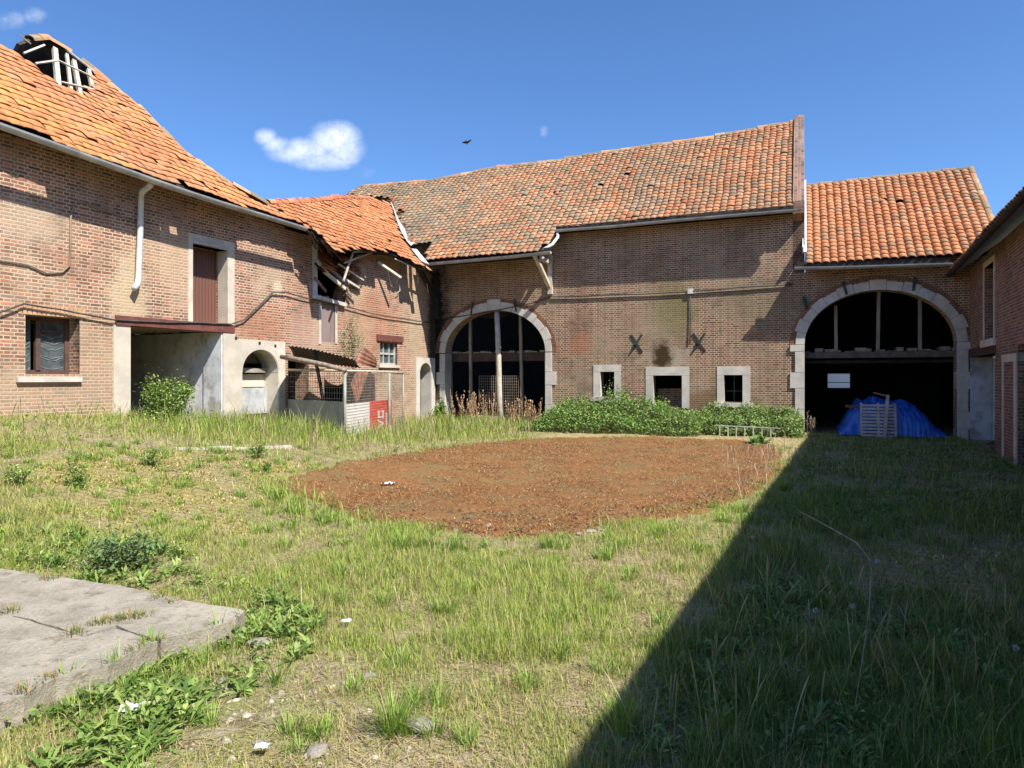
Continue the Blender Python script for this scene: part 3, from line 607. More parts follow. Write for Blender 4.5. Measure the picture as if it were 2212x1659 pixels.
MB().fbox(RW, .062, .08, -.4, zl-.002, -.46, .005).build('door_jamb', plain('dull_plaster', (.50, .51, .55), (.33, .33, .35), 2.5, .9, .5, c3=(.25, .23, .21)), rwing)
mb = MB(); mb.fbox(RW, -.3, .055, -.4, zl, -3.0, -.46); mb.build('room_wall', M_white, rwing); MB().fbox(RW, -.3, rb+1.5, -.4, zl+.3, -3.2, -3.0).build('room_wall', M_white, rwing)
mb = MB(); mb.fbox(RW, rc0-.14, rd, rcz, rcz+.15, -.1, .02); mb.fbox(RW, rc0-.14, rc0, -.3, rcz-.002, -.1, .017); mb.fbox(RW, rc1, rd-.002, -.3, rcz-.002, -.1, .022); mb.build('door_frame', M_conc, rwing)
PLr = Plane(RW.pt(-.6, 4.30, .40), RW.pt(30, 4.30, .40), -RW.n, .75)
rpoly = [(0, 0), (30, 0), (30, 6.2), (0, 6.2)]
gutter('gutter', [RW.pt(-.55, 4.24, .46), RW.pt(8, 4.24, .46), RW.pt(30, 4.24, .46)], .075, M_woodd, rwing)
slab3('roof_boards', PLr, rpoly, -.08, -.02, M_wood, rwing)
tiles('roof_tiles', PLr, [(0, 0), (16, 0), (16, 6.2), (0, 6.2)], .2, .28, .05, palette(dict(orange=.6, salmon=.3, brown=.1), 1), rwing, M_tile2, seed=12, nseg=5)
rt = PLr.pt(0, 6.2); d = -RW.n*5-Vector((0, 0, 3.6)); o_ = MB().add([rt, PLr.pt(30, 6.2), PLr.pt(30, 6.2)+d, rt+d], [(0, 1, 2, 3)]).build('back_roof', M_rust, rwing)
MB().fbox(RW, -.45, 32, -.4, 4.6, -10, -9.8).build('back_wall', M_dark, rwing)
# ------------------------------------------------------------------ left wing
stL = [(*LZ(280, 640), .5, 1.2, (.60, .48, .30), .6), (*LZ(200, 760), 1.4, .6, (.48, .34, .22), .45), (*LZ(60, 480), 1.0, .5, (.58, .46, .33), .5), (*LZ(380, 560), .8, .9, (.62, .46, .30), .5),
       (*LZ(600, 620), .25, .2, (.64, .55, .4), .7), (*LZ(560, 700), 1.6, .6, (.45, .17, .09), .35), (*LZ(800, 690), 2.0, 1.2, (.42, .17, .09), .4), (*LZ(900, 690), .8, 2.4, (.52, .42, .28), .45),
       (*LZ(770, 600), .5, 1.0, (.5, .40, .26), .6), (*LZ(660, 720), .9, .8, (.52, .34, .26), .5), (*LZ(150, 850), 4, .7, (.46, .35, .24), .55), (-.15, 3.2, .42, 3.0, (.03, .028, .022), .9)]  # last one: black stained wall end, corner shade painted in with it
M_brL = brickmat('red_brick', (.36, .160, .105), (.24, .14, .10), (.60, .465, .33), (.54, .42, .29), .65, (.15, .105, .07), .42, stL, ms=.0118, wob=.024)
left = thing('brick_house', 'red brick wing on the left with loft door, porch and a hole in its roof', 'building', LW.pt(-9, .5))
Lw = dict(w=(LZ(55, 745)[0], LZ(172, 745)[0], LZ(110, 808)[1], LZ(110, 683)[1]))
pA, pB = LZ(281, 800)[0], LZ(479, 800)[0]; pz = LZ(330, 706)[1]
dA, dB = LZ(415, 600)[0], LZ(492, 600)[0]; dzt = LZ(450, 533)[1]; dzb = LZ(440, 697)[1]
nA, nB = LZ(521, 800)[0], LZ(601, 800)[0]; nzs = LZ(560, 804)[1]; nzt = LZ(561, 755)[1]
aX = LZ(677, 580)[0]; zLt = 5.5
outer = [(-24, -.5), (pA, -.5), (pA, pz), (pB, pz), (pB, -.5), (nA, -.5)]+[(p[0], p[1]) for p in reversed(arch(nA, nB, -.5, nzs, nzt)[2:])]+[(nB, -.5)]
aS = LZ(615, 800)[0]
bd0, bd1, bdz = LZ(622, 800)[0], LZ(667, 800)[0], LZ(640, 777)[1]
outer += [(aS, -.5), (aS, LZ(612, 745)[1]), (aX, LZ(677, 750)[1]), (aX, 5.35), (-13, 5.62), (-24, 5.75)]
outer = [(-24, -.5), (pA, -.5), (pA, pz), (pB, pz), (pB, -.5), (nA, -.5)]+[(p[0], p[1]) for p in reversed(arch(nA, nB, -.5, nzs, nzt)[2:])]+[(nB, -.5), (aS, -.5), (aS, 5.35), (-13, 5.62), (-24, 5.75)]
sheet('wall', LW, outer, [rect(*Lw['w']), rect(dA, dB, dzb, dzt)], .5, M_brL, left)
# concrete pieces
MB().fbox(LW, LZ(244, 800)[0], pA-.002, -.5, pz-.002, -.3, .02).build('door_jamb', M_conc, left)
lb0, lz0 = LZ(248, 700); lb1 = LZ(504, 720)[0]; MB().fbox(LW, lb0, lb1, pz-.01, pz+.17, -.3, .05).build('lintel', M_steel, left)
cz = LZ(560, 735)[1]; cA = LZ(480, 800)[0]; cB = LZ(614, 800)[0]
co_ = [(cA, -.5), (nA, -.5)]+[(p[0], p[1]) for p in reversed(arch(nA, nB, -.5, nzs, nzt)[2:])]+[(nB, -.5), (cB, -.5), (cB, cz), (lb1+.02, cz), (lb1+.02, pz-.02), (cA, pz-.02)]
sheet('arch_surround', LW, co_, [], .04, M_conc, left, o=.035)
lin = ring(LW, nA, nB, 0, nzs, nzt, 24, lambda i: -.02, -.5, .02, gap=0); lin.fbox(LW, nA, nA+.015, -.5, nzs, -.5, .02); lin.fbox(LW, nB-.015, nB, -.5, nzs, -.5, .02); lin.build('niche_lining', M_conc, left)
MB().fbox(LW, pB-.02, pB+.008, -.5, pz, -.55, .01).build('door_jamb', M_white, left)
for px, py in ((507, 730), (558, 741), (592, 747)): a, z = LZ(px, py); MB().fbox(LW, a-.03, a+.03, z-.03, z+.03, .0, .05).build('bolt', M_iron, left)
# niche
MB().fbox(LW, nA-.1, nB+.1, -.5, nzt+.2, -1.3, -1.1).build('niche_wall', M_dark, left)
mb = MB(); mb.fbox(LW, nA-.02, nB+.02, LZ(560, 868)[1]-.3, LZ(560, 838)[1], -.42, -.36); mb.build('white_panel', plain('grimy_panel', (.52, .53, .54), (.36, .37, .37), 4, .8, .2), left)
mb = MB(); mb.fbox(LW, nA-.02, nB+.02, LZ(560, 836)[1], LZ(560, 808)[1], -.5, -.44); mb.build('grey_panel', M_conc, left)
mb = MB(); z0 = LZ(560, 802)[1]; mb.fbox(LW, nA-.02, nB+.02, z0-.03, z0+.08, -.6, -.3); mb.fbox(LW, nA-.02, nB+.02, z0+.2, nzt+.2, -.7, -.62); mb.build('cracked_plaster', plain('old_plaster', (.40, .36, .30), (.2, .17, .14), 3, .9, .8), left)
# porch room
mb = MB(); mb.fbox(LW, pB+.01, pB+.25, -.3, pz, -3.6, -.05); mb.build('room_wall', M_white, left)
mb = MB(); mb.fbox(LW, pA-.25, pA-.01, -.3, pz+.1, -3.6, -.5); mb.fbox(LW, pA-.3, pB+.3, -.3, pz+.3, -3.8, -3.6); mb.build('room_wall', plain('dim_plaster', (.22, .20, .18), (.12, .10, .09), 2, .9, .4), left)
mb = MB(); 
for k in range(5): mb.fbox(LW, pA-.2, pB+.2, pz+.02, pz+.16, -.9-k*.6, -.78-k*.6)
mb.build('ceiling_beam', M_wood, left); MB().fbox(LW, pA-.3, pB+.3, pz+.18, pz+.3, -3.7, -.52).build('ceiling', M_woodd, left)
MB().fbox(LW, pA+1.0, pA+1.7, -.3, pz-.35, -3.59, -3.5).build('inner_door', M_woodd, left)
MB().fbox(LW, pA+1.9, pA+2.3, -.3, pz-.25, -3.59, -3.45).build('brick_pier', M_brL, left)
# loft door
surround(LW, (dA, dB, dzb, dzt), (dA-.10, LZ(506, 600)[0], dzb, LZ(450, 512)[1]), M_conc, left, sill=False, name='loft_door_frame', pr=.015, dp=.3)
m_, q = newmat('corrugated_red'); uvn = q.n('ShaderNodeUVMap'); wvn = q.n('ShaderNodeTexWave', {'Vector': uvn.outputs[0], 'Scale': 9.0}); finish(q, q.mix(q.noise(uvn.outputs[0], 2, 4).outputs[0], (.19, .085, .062, 1), (.13, .06, .045, 1)), .6, wvn.outputs[0], .6, .02)
mb = MB(); n = 44; z0, z1 = dzb, dzt; V = []; F = []
for i in range(n+1): 
    a = dA+(dB-dA)*i/n; o = -.36+.006*math.sin(i*math.pi/2*1.0); V += [LW.pt(a, z0, o), LW.pt(a, z1, o)]
for i in range(n): F.append((2*i, 2*i+2, 2*i+3, 2*i+1))
mb.add(V, F).build('loft_door', m_, left)
mb = MB(); a, z = LZ(451, 527); mb.bar(LW.pt(dA, LZ(418, 523)[1], .04), LW.pt(LZ(468, 533)[0], LZ(468, 533)[1], .04), .03); mb.build('door_rail', M_pipe, left)
# ground floor window
W = Lw['w']; wf = MB(); o = -.30; wf.fbox(LW, W[0], W[1], W[2], W[2]+.07, o-.05, o); wf.fbox(LW, W[0], W[1], W[3]-.07, W[3], o-.05, o); 
wf.fbox(LW, W[0], W[0]+.06, W[2]+.07, W[3]-.07, o-.05, o+.002); wf.fbox(LW, W[1]-.08, W[1], W[2]+.07, W[3]-.07, o-.05, o+.002)
c = W[0]+(W[1]-W[0])*.40; wf.fbox(LW, c-.04, c+.04, W[2]+.07, W[3]-.07, o-.05, o+.02); wf.fbox(LW, c+.06, W[1]-.09, W[2]+.75, W[2]+.78, o-.05, o+.01)
fr_ = wf.build('window_frame', plain('brown_paint', (.13, .075, .06), (.08, .05, .045), 6, .6), left)
pn = MB(); pn.fbox(LW, W[0]+.05, c-.1, W[2]+.06, W[3]-.06, o-.04, o-.03); pn.fbox(LW, c+.03, W[1]-.07, W[2]+.06, W[3]-.06, o-.04, o-.03); pn.build('pane', M_glass, fr_)
pc = MB(); rr = random.Random(3)
for x0, x1 in ((W[0]+.07, c-.12), (c+.06, W[1]-.1)):
    for k in (0, 2, 3, 5, 6, 8):
        z = W[2]+.12+k*.075+rr.uniform(-.03, .03); pts = [LW.pt(x0+(x1-x0)*t/6, z-.05*math.sin(math.pi*t/6)+rr.uniform(-.015, .015), o+.0-.022) for t in range(7)]; pc.tube(pts, .004, 4)
pc.build('curtain', plain('net_curtain', (.34, .40, .39), (.22, .26, .26), 9, .9), fr_)
MB().fbox(LW, LZ(34, 820)[0], LZ(173, 820)[0], LZ(100, 824)[1]-.01, LZ(100, 814)[1], -.25, .07).build('sill', M_stone, fr_)
mb = MB(); zt2 = W[3]; n = 15
for k in range(n):
    a = W[0]-.12+(W[1]-W[0]+.24)*k/n; mb.fbox(LW, a, a+(W[1]-W[0]+.24)/n-.018, zt2+.002, zt2+.19, -.3, .012)
mb.build('brick_lintel', plain('yellow_brick', (.60, .38, .22), (.45, .27, .16), 7, .9, .4), left)
# roof of the left wing
oG = .66
gl = [(-200, 190), (0, 266), (110, 305), (230, 349), (330, 385), (368, 398), (405, 411), (470, 432), (560, 459), (660, 490)]
gutter('gutter', [LW.pt(*LZ(x, y+2, oG), oG) for x, y in gl], .085, M_zinc, left)
EL0 = LW.pt(*LZ(0, 262, .55), .55); EL1 = LW.pt(*LZ(655, 486, .55), .55); inL = -LW.n
PLl = Plane(EL0, EL1, inL, 1.0)
lp = [(-260, 150), (0, 258), (110, 298), (230, 342), (330, 378), (405, 402), (470, 426), (560, 451), (655, 484), (650, 478), (575, 437), (560, 436), (500, 398), (400, 330), (300, 230), (205, 152), (203, 160), (208, 192), (175, 205), (130, 188), (97, 168), (66, 140), (40, 117), (18, 104), (0, 99), (-260, -30)]
lpoly = PLl.uns(lp)
def pt3(a, b, W, keys):
    yel = sstep(6.5, 0, a)*sstep(3.2, .4, b); W[:, keys.index('yellow')] += .9*yel*(fbm(a, b, .8, 2) > .38)
tiles('roof_tiles', PLl, lpoly, .20, .185, .020, palette(dict(orange=.60, salmon=.36, brown=.02, grey=.004, yellow=.02, pale=.015), 1, pt3, .04), left, M_tile2, seed=21, wave=.09, slip=.035, jit=1.0, warp=.22, curve=.9, thick=.012, sshape=True, lip=.8)
slab3('roof_boards', PLl, lpoly, -.12, -.06, M_woodd, left)
hip = [PLl.pt(*PLl.un(x, y), .0) for x, y in ((205, 153), (300, 231), (400, 330), (500, 398), (575, 440))]
ridge('hip_tiles', hip, left, ['salmon', 'orange', 'pale', 'brown'], M_tile, r=.085, seed=2, miss=.05)
# the far slope seen through the hole, its rafters and battens
hp = [PLl.pt(*PLl.un(x, y), 0) for x, y in ((40, 95), (62, 86), (100, 84), (150, 112), (205, 152))]
mb = MB(); dn = inL*3.2-Vector((0, 0, 2.9))
for p, q_ in zip(hp[:-1], hp[1:]): mb.add([p, q_, q_+dn, p+dn], [(0, 1, 2, 3)])
hp2 = hip+[]; dn2 = LW.u*3.4-Vector((0, 0, 3.2))+inL*1.5
for p, q_ in zip(hp2[:-1], hp2[1:]): mb.add([p, q_, q_+inL*3.5+Vector((0, 0, min(0, -.3))), p+inL*3.5-Vector((0, 0, 3.0))], [(0, 1, 2, 3)])
o_ = mb.build('back_roof', plain('roof_underside', (.10, .07, .055), (.05, .035, .03), 6, .9), left); md_ = o_.modifiers.new('s', 'SOLIDIFY'); md_.thickness = .06; md_.offset = 0
ridge('ridge_tiles', [p+Vector((0, 0, .03)) for p in hp[1:]], left, ['salmon', 'orange', 'brown'], M_tile, r=.09, seed=5, miss=.25)
def onpl(pl, x, y, h): return pl.pt(*pl.un(x, y), h)
for (x0, y0, x1, y1, wd) in ((119, 104, 127, 184, .085), (145, 116, 155, 192, .055), (160, 130, 175, 200, .075), (192, 150, 202, 188, .07)):
    mb = MB(); mb.bar(onpl(PLl, x0, y0, -.02), onpl(PLl, x1, y1+6, -.02), wd, wd, PLl.n); mb.build('rafter', M_woodl, left)
for (x0, y0, x1, y1) in ((76, 140, 124, 133), (124, 133, 205, 172), (131, 180, 205, 197), (140, 108, 204, 158), (95, 100, 50, 118)):
    mb = MB(); mb.bar(onpl(PLl, x0, y0, .03), onpl(PLl, x1, y1, .03), .035, .03, PLl.n); mb.build('batten', M_woodl, left)
MB().bar(onpl(PLl, 40, 80, .05), onpl(PLl, 66, 97, .02), .02).build('batten', M_wood, left)
# inner shell keeps the rooms dark
mb = MB(); mb.fbox(LW, -24, .6, -.5, 5.3, -5.6, -5.3); mb.fbox(LW, -24.2, -24, -.5, 5.7, -5.6, 0); mb.build('inner_wall', M_dark, left)
mb = MB(); mb.fbox(LW, -24, pA-.3, 2.75, 2.85, -5.3, -.5); mb.fbox(LW, pB+.3, aS, 2.55, 2.65, -5.3, -.5); mb.build('loft_floor', M_woodd, left)
# downpipe
oP = .09; dpth = [LW.pt(*LZ(326, 398, .6), .6), LW.pt(*LZ(323, 402, .5), .5), LW.pt(*LZ(307, 414, .2), .2), LW.pt(*LZ(305, 424, oP), oP), LW.pt(*LZ(303, 500, oP), oP), LW.pt(*LZ(299, 600, oP), oP), LW.pt(*LZ(297, 614, oP), oP), LW.pt(*LZ(287, 624, .12), .16)]
MB().tube(dpth, .056, 12).build('downpipe', M_pipe, left, True)
# ------------------------------------------------------------------ collapsed house between left wing and barn
ruin = thing('ruined_house', 'half collapsed red brick house with caved in orange roof and broken eaves in the corner', 'building', LW.pt(-3, .2))
br_ = [(748, 628), (756, 612), (750, 590), (760, 578), (757, 562), (772, 552), (782, 545)]
sh = (LZ(693, 700)[0], LZ(723, 700)[0], LZ(708, 740)[1], LZ(708, 660)[1])
sw = (LZ(821, 760)[0], LZ(858, 760)[0], LZ(840, 788)[1], LZ(840, 740)[1])
kA, kB = LZ(905, 800)[0], LZ(930, 800)[0]; kzs = LZ(917, 806)[1]; kzt = LZ(917, 784)[1]
breach = LW.uns([(700, 815), (705, 823), (715, 829), (730, 833), (744, 827), (752, 806), (800, 802), (809, 815), (811, 868), (803, 890)])
doorb = rect(bd0, bd1, -.4, bdz)
top = LW.uns([(682, 646), (744, 664)])+LW.uns(br_)
outer = [(aS, -.5), (bd0, -.5), (bd0, bdz), (bd1, bdz), (bd1, -.5)]+[(LZ(700, 900)[0], -.5), breach[0]]+breach[1:]+[(LZ(803, 900)[0], -.5), (kA, -.5)]+[(p[0], p[1]) for p in reversed(arch(kA, kB, -.5, kzs, kzt)[2:])]
outer += [(kB, -.5), (.25, -.5), (.25, 5.0), LZ(880, 560), LZ(800, 545)]+list(reversed(top))+[(aX, LZ(677, 650)[1]), (aX, 5.3), (aS, 5.3)]
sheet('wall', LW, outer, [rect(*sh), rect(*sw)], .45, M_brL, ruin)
# frame of the lost loft opening
a0, z0 = LZ(675, 590); a1 = LZ(684, 590)[0]; MB().fbox(LW, a0, a1, LZ(680, 648)[1], LZ(680, 526)[1], -.3, .03).build('window_frame', M_pipe, ruin)
mb = MB(); mb.bar(LW.pt(*LZ(676, 640, .04), .04), LW.pt(*LZ(744, 659, .04), .04), .16, .1); mb.build('sill', M_stone, ruin)
mb = MB(); mb.fbox(LW, sh[0]-.09, sh[0]-.002, sh[2]-.06, sh[3]+.08, -.2, .02); mb.fbox(LW, sh[1]+.002, sh[1]+.09, sh[2]-.02, sh[3]+.08, -.2, .02); f = mb.build('window_frame', M_conc, ruin)
MB().fbox(LW, sh[0], sh[1], sh[2]-.08, sh[3]+.03, -.06, -.02).build('shutter', M_shut, f)
# rubble in the loft
mb = MB(); rr = random.Random(5)
for k in range(260):
    a = rr.uniform(aX, LZ(752, 640)[0]); o = -rr.uniform(.15, 1.4); z = LZ(700, 655)[1]+rr.uniform(-.1, .28)-(a-aX)*.08
    ax_ = Vector((rr.gauss(0, 1), rr.gauss(0, 1), rr.gauss(0, .4))).normalized(); ay = ax_.cross(Vector((rr.random(), rr.random(), 1))).normalized(); mb.box(LW.pt(a, z, o), ax_*rr.uniform(.05, .11), ay*.05, ax_.cross(ay)*.03)
mb.build('rubble', plain('brick_rubble', (.42, .17, .11), (.30, .22, .17), 3, .9, .4, detail=2), ruin)
MB().fbox(LW, aX-.3, LZ(790, 600)[0], 2.6, LZ(700, 662)[1]-.05, -3.5, -.46).build('loft_floor', M_woodd, ruin)
# small window
mb = MB(); mb.fbox(LW, LZ(813, 735)[0], LZ(869, 740)[0], sw[3]+.03, sw[3]+.22, -.1, .05); mb.build('lintel', M_steel, ruin)
o = -.1; mb = MB(); mb.fbox(LW, sw[0], sw[1], sw[2], sw[2]+.06, o-.05, o+.02); mb.fbox(LW, sw[0], sw[0]+.04, sw[2]+.06, sw[3], o-.05, o+.02); mb.fbox(LW, sw[1]-.04, sw[1], sw[2]+.06, sw[3], o-.05, o+.02); zc = (sw[2]+sw[3])/2
mb.fbox(LW, sw[0]+.04, sw[1]-.04, zc-.03, zc+.03, o-.05, o+.015)
for k in (1, 2): a = sw[0]+(sw[1]-sw[0])*k/3; mb.fbox(LW, a-.015, a+.015, sw[2]+.06, zc-.03, o-.05, o+.01); mb.fbox(LW, a-.015, a+.015, zc+.03, sw[3], o-.05, o+.01)
f = mb.build('window_frame', plain('grey_paint', (.50, .50, .47), (.35, .35, .33), 6, .7), ruin); MB().fbox(LW, sw[0], sw[1], sw[2], sw[3], o-.04, o-.03).build('pane', M_glass, f)
MB().fbox(LW, sw[0]-.1, sw[1]+.1, sw[2]-.09, sw[2]-.002, -.1, .06).build('sill', M_conc, f)
mb = MB(); mb.fbox(LW, LZ(858, 800)[0], LZ(895, 800)[0], LZ(880, 826)[1], LZ(880, 826)[1]+.03, 0, .02)
# little arched doorway in stone
ka0, ka1 = LZ(897, 800)[0], LZ(938, 800)[0]; kz = LZ(917, 773)[1]
so = [(ka0, -.5), (kA, -.5)]+[(p[0], p[1]) for p in reversed(arch(kA, kB, -.5, kzs, kzt)[2:])]+[(kB, -.5), (ka1, -.5), (ka1, kz), (ka0, kz)]
sheet('door_surround', LW, so, [], .05, M_stone, ruin, o=.04)
lin = ring(LW, kA, kB, 0, kzs, kzt, 16, lambda i: -.015, -.4, .02, gap=0); lin.fbox(LW, kA, kA+.012, -.5, kzs, -.4, .02); lin.fbox(LW, kB-.012, kB, -.5, kzs, -.4, .02); lin.build('door_lining', M_stone, ruin)
MB().fbox(LW, kA, kB, -.4, kzs-.02, -.40, -.36).build('door', plain('grey_door', (.22, .19, .17), (.14, .12, .11), 4, .8, stretch=(1, 1, .2)), ruin)
# roof of the ruin
PLn = Plane(LW.pt(LZ(700, 500)[0], 5.28, .6), LW.pt(LZ(873, 500)[0], 5.22, .6), inL, .97)
np_ = [(575, 437), (660, 490), (690, 507), (712, 528), (726, 541), (746, 536), (780, 537), (818, 541), (840, 543), (873, 556), (930, 585), (906, 566), (880, 534), (866, 512), (856, 487), (848, 462), (842, 440), (792, 426), (720, 424), (707, 430), (640, 433)]
npoly = PLn.uns(np_)
tiles('roof_tiles', PLn, npoly, .20, .18, .022, palette(dict(orange=.72, salmon=.26, brown=.02, red=.03), 1), ruin, M_tile2, seed=31, wave=.03, slip=.02, jit=1.0, curve=.7, warp=.1, sshape=True, holes=[PLn.uns([(776, 513), (783, 513), (783, 519), (776, 519)])])
slab3('roof_boards', PLn, npoly, -.10, -.05, M_woodd, ruin)
ridge('ridge_tiles', [onpl(PLn, x, y, .02) for x, y in ((575, 438), (640, 435), (707, 431), (722, 425), (792, 427))], ruin, ['orange', 'salmon', 'red'], M_tile2, r=.09, seed=6)
mb = MB(); tp = [onpl(PLn, x, y, -.05) for x, y in ((560, 436), (640, 434), (720, 426), (792, 427), (842, 440))]
for p, q_ in zip(tp[:-1], tp[1:]): mb.add([p, q_, q_+inL*3.4-Vector((0, 0, 2.6)), p+inL*3.4-Vector((0, 0, 2.6))], [(0, 1, 2, 3)])
o_ = mb.build('back_roof', M_rust, ruin); md_ = o_.modifiers.new('s', 'SOLIDIFY'); md_.thickness = .05
# fallen flap of tiles, lower and nearer the wall
PLf = Plane(LW.pt(LZ(684, 560, .1)[0], LZ(684, 566, .1)[1], .1), LW.pt(LZ(720, 578, .1)[0], LZ(720, 582, .1)[1], .1), inL, .85)
flap = PLf.uns([(676, 512), (715, 520), (740, 545), (745, 559), (735, 567), (722, 572), (716, 580), (705, 584), (694, 577), (682, 564)])
tiles('roof_tiles', PLf, flap, .19, .175, .020, palette(dict(orange=.8, salmon=.2), 1), ruin, M_tile2, seed=33, wave=.10, slip=.12, jit=2.0, curve=.5, warp=.1)
slab3('roof_boards', PLf, flap, -.08, -.045, M_woodd, ruin)
mb = MB(); rr = random.Random(41)
for k in range(60):
    t = rr.random(); x = 842+44*t+rr.gauss(0, 5); y = 438+98*t+rr.gauss(0, 5); P = onpl(PLm, x, y, rr.uniform(.0, .16)); L = rr.uniform(.08, .28)
    mb.bar(P, P+PLm.ua*rr.uniform(-1, 1)*L+PLm.ub*rr.uniform(-1, 1)*L, rr.uniform(.03, .14), .018, (rr.random(), rr.random(), 1))
mb.build('broken_tiles', plain('broken_tile', (.34, .17, .10), (.12, .08, .06), 5, .9), ruin)['kind'] = 'stuff'
# white flashing in the valley
mb = MB(); fl = [(843, 441, 8), (850, 458, 7), (856, 480, 12), (867, 502, 14), (877, 522, 10), (886, 534, 12)]
V = []; F = []; rr = random.Random(8)
for i, (x, y, wd) in enumerate(fl):
    V += [onpl(PLn, x-1+rr.uniform(-2, 2), y, .04+rr.random()*.04), onpl(PLm, x+wd*.7+rr.uniform(-2.5, 2.5), y-2+rr.uniform(-4, 4), .03+rr.random()*.06)]
for i in range(len(fl)-1): F.append((2*i, 2*i+1, 2*i+3, 2*i+2))
o_ = mb.add(V, F).build('flashing', M_pipe, ruin); md_ = o_.modifiers.new('s', 'SOLIDIFY'); md_.thickness = .02
mb = MB(); P0 = onpl(PLn, 902, 560, .05); mb.add([onpl(PLn, 887, 540, .04), onpl(PLn, 895, 545, .12), onpl(PLn, 922, 578, .12), onpl(PLn, 908, 566, .04)], [(0, 1, 2, 3)])
o_ = mb.build('flashing', M_pipe, ruin); md_ = o_.modifiers.new('s', 'SOLIDIFY'); md_.thickness = .015
mb = MB(); p0 = onpl(PLm, 872, 536, .1); mb.bar(onpl(PLm, 876, 538, .1), onpl(PLm, 898, 531, .1), .25, .05); mb.build('lead_piece', M_pipe, ruin)
# broken laths and rafters under the fallen edge
sticks = [(766,535,742,607,.55,.75,.045,M_woodl),(744,568,805,545,.5,.35,.045,M_woodl),(753,538,818,541,.35,.35,.04,M_woodl),(700,586,746,624,.25,.45,.085,M_woodl),(713,581,752,615,.05,.25,.08,M_wood),
 (731,570,785,605,.3,.3,.04,M_woodl),(742,601,776,622,.2,.3,.06,M_woodl),(683,561,693,573,.2,.3,.08,M_woodl),(816,566,866,600,.15,.62,.075,M_woodl),(853,559,897,579,.5,.55,.03,M_pipe),
 (680,600,704,630,.1,-.2,.07,M_wood),(725,590,752,628,-.1,.2,.06,M_wood),(735,612,760,640,.1,.15,.07,M_wood),(744,580,741,628,.0,.15,.05,M_wood),(718,560,742,600,-.2,.1,.05,M_woodd),(690,565,730,610,-.5,-.2,.06,M_woodd),(760,560,790,600,.0,.2,.03,M_wood),
 (770,548,838,548,.3,.4,.06,M_woodd),(838,548,925,588,.45,.5,.06,M_woodd)]
for (x0, y0, x1, y1, o0, o1, wd, mt) in sticks:
    MB().bar(LW.pt(*LZ(x0, y0, o0), o0), LW.pt(*LZ(x1, y1, o1), o1), wd, wd*.7, LW.n).build('broken_batten', mt, ruin)
rr = random.Random(12); mb = MB()
for k in range(46):
    x = rr.uniform(655, 716); y = 492+(x-655)*.62+rr.gauss(0, 7); o = rr.uniform(.35, .75); P = LW.pt(*LZ(x, y, o), o); L = rr.uniform(.1, .5)
    mb.bar(P, P+LW.u*L*rr.uniform(.4, 1)+Vector((0, 0, -L*rr.uniform(.1, .8)))+LW.n*rr.uniform(-.1, .1), rr.uniform(.02, .09), .02, (rr.random(), rr.random(), 1))
mb.build('broken_eave', plain('charred_wood', (.05, .035, .03), (.10, .06, .045), 5, .9), ruin)
for (pts, r) in (([(836,575),(839,590),(842,605),(845,618),(848,620)], .012), ([(860,600),(857,610),(863,618),(864,628),(858,632)], .014), ([(918,590),(921,605),(923,620),(925,632)], .012)):
    MB().tube([LW.pt(*LZ(x, y, .12), .12) for x, y in pts], r, 6).build('hanging_wire', M_pipe, ruin, True)
mb = MB(); a, z = LZ(902, 606); mb.fbox(LW, a-.04, a+.04, z-.12, z+.12, 0, .03); mb.build('wall_plate', M_conc, ruin)
mb = MB(); rr = random.Random(77)
for k in range(60):     # toothed broken brickwork beside the hole
    x = rr.uniform(742, 772); y = rr.uniform(556, 625); mb.box(LW.pt(*LZ(x, y), rr.uniform(-.05, .04)), LW.u*.10, LW.n*.08, Vector((0, 0, .026)))
mb.build('broken_brick', M_hb, ruin)
MB().fbox(LW, aS, .4, 5.0, 5.08, -4.1, -.9).build('ceiling', M_woodd, ruin)
mb = MB(); mb.fbox(LW, aS-.5, 3.6, -.5, 6.9, -4.2, -4.0); mb.fbox(LW, aX-.7, aX-.6, -.5, 5.2, -4.2, -.5); mb.build('inner_wall', M_dark, ruin)
# ------------------------------------------------------------------ cables
def cable(name, label, cat, fr, pts, r, mat, o=.04, sag=0.0, group=None):
    P = []
    for (p, q_) in zip(pts[:-1], pts[1:]):
        n = max(1, int(math.hypot(q_[0]-p[0], q_[1]-p[1])/30))
        for i in range(n): P.append((p[0]+(q_[0]-p[0])*i/n, p[1]+(q_[1]-p[1])*i/n+sag*math.sin(math.pi*i/n)+random.uniform(-.5, .5)))
    P.append(pts[-1]); ob = MB().tube([fr.pt(*fr.un(x, y, o), o) for x, y in P], r, 6).build(name, mat, None, True); return tag(ob, label, cat, group)
cable('cable', 'dark cable strung across the barn front from the arch to the cart shed', 'cable', FA, [(955, 690), (1150, 655), (1190, 641), (1330, 636), (1480, 630), (1500, 628), (1600, 620), (1712, 613)], .018, M_cable, sag=1.5)
cable('cable', 'thinner pale cable running just under the dark one on the barn front', 'cable', FA, [(1190, 646), (1330, 641), (1490, 634), (1712, 617)], .011, M_wood, sag=1.0)
cable('conduit', 'thin vertical pipe dropping down the barn wall beside the right iron cross', 'pipe', FA, [(1492, 632), (1492, 680), (1490, 742)], .016, M_cable)
ob = MB().fbox(FA, FZ(1486, 629)[0], FZ(1497, 629)[0], FZ(1490, 635)[1], FZ(1490, 625)[1], .0, .08).build('junction_box', M_pipe); tag(ob, 'small pale junction box on the barn wall above the vertical pipe', 'junction box')
cable('cable', 'dark cable running over the ground floor window and red steel lintel', 'cable', LW, [(-60, 690), (0, 675), (52, 656), (130, 668), (245, 690), (330, 695), (430, 697), (500, 700), (528, 690), (560, 660), (590, 630), (620, 632), (680, 648), (745, 661), (800, 676), (870, 688), (935, 697)], .017, M_cable, o=.07, sag=1)
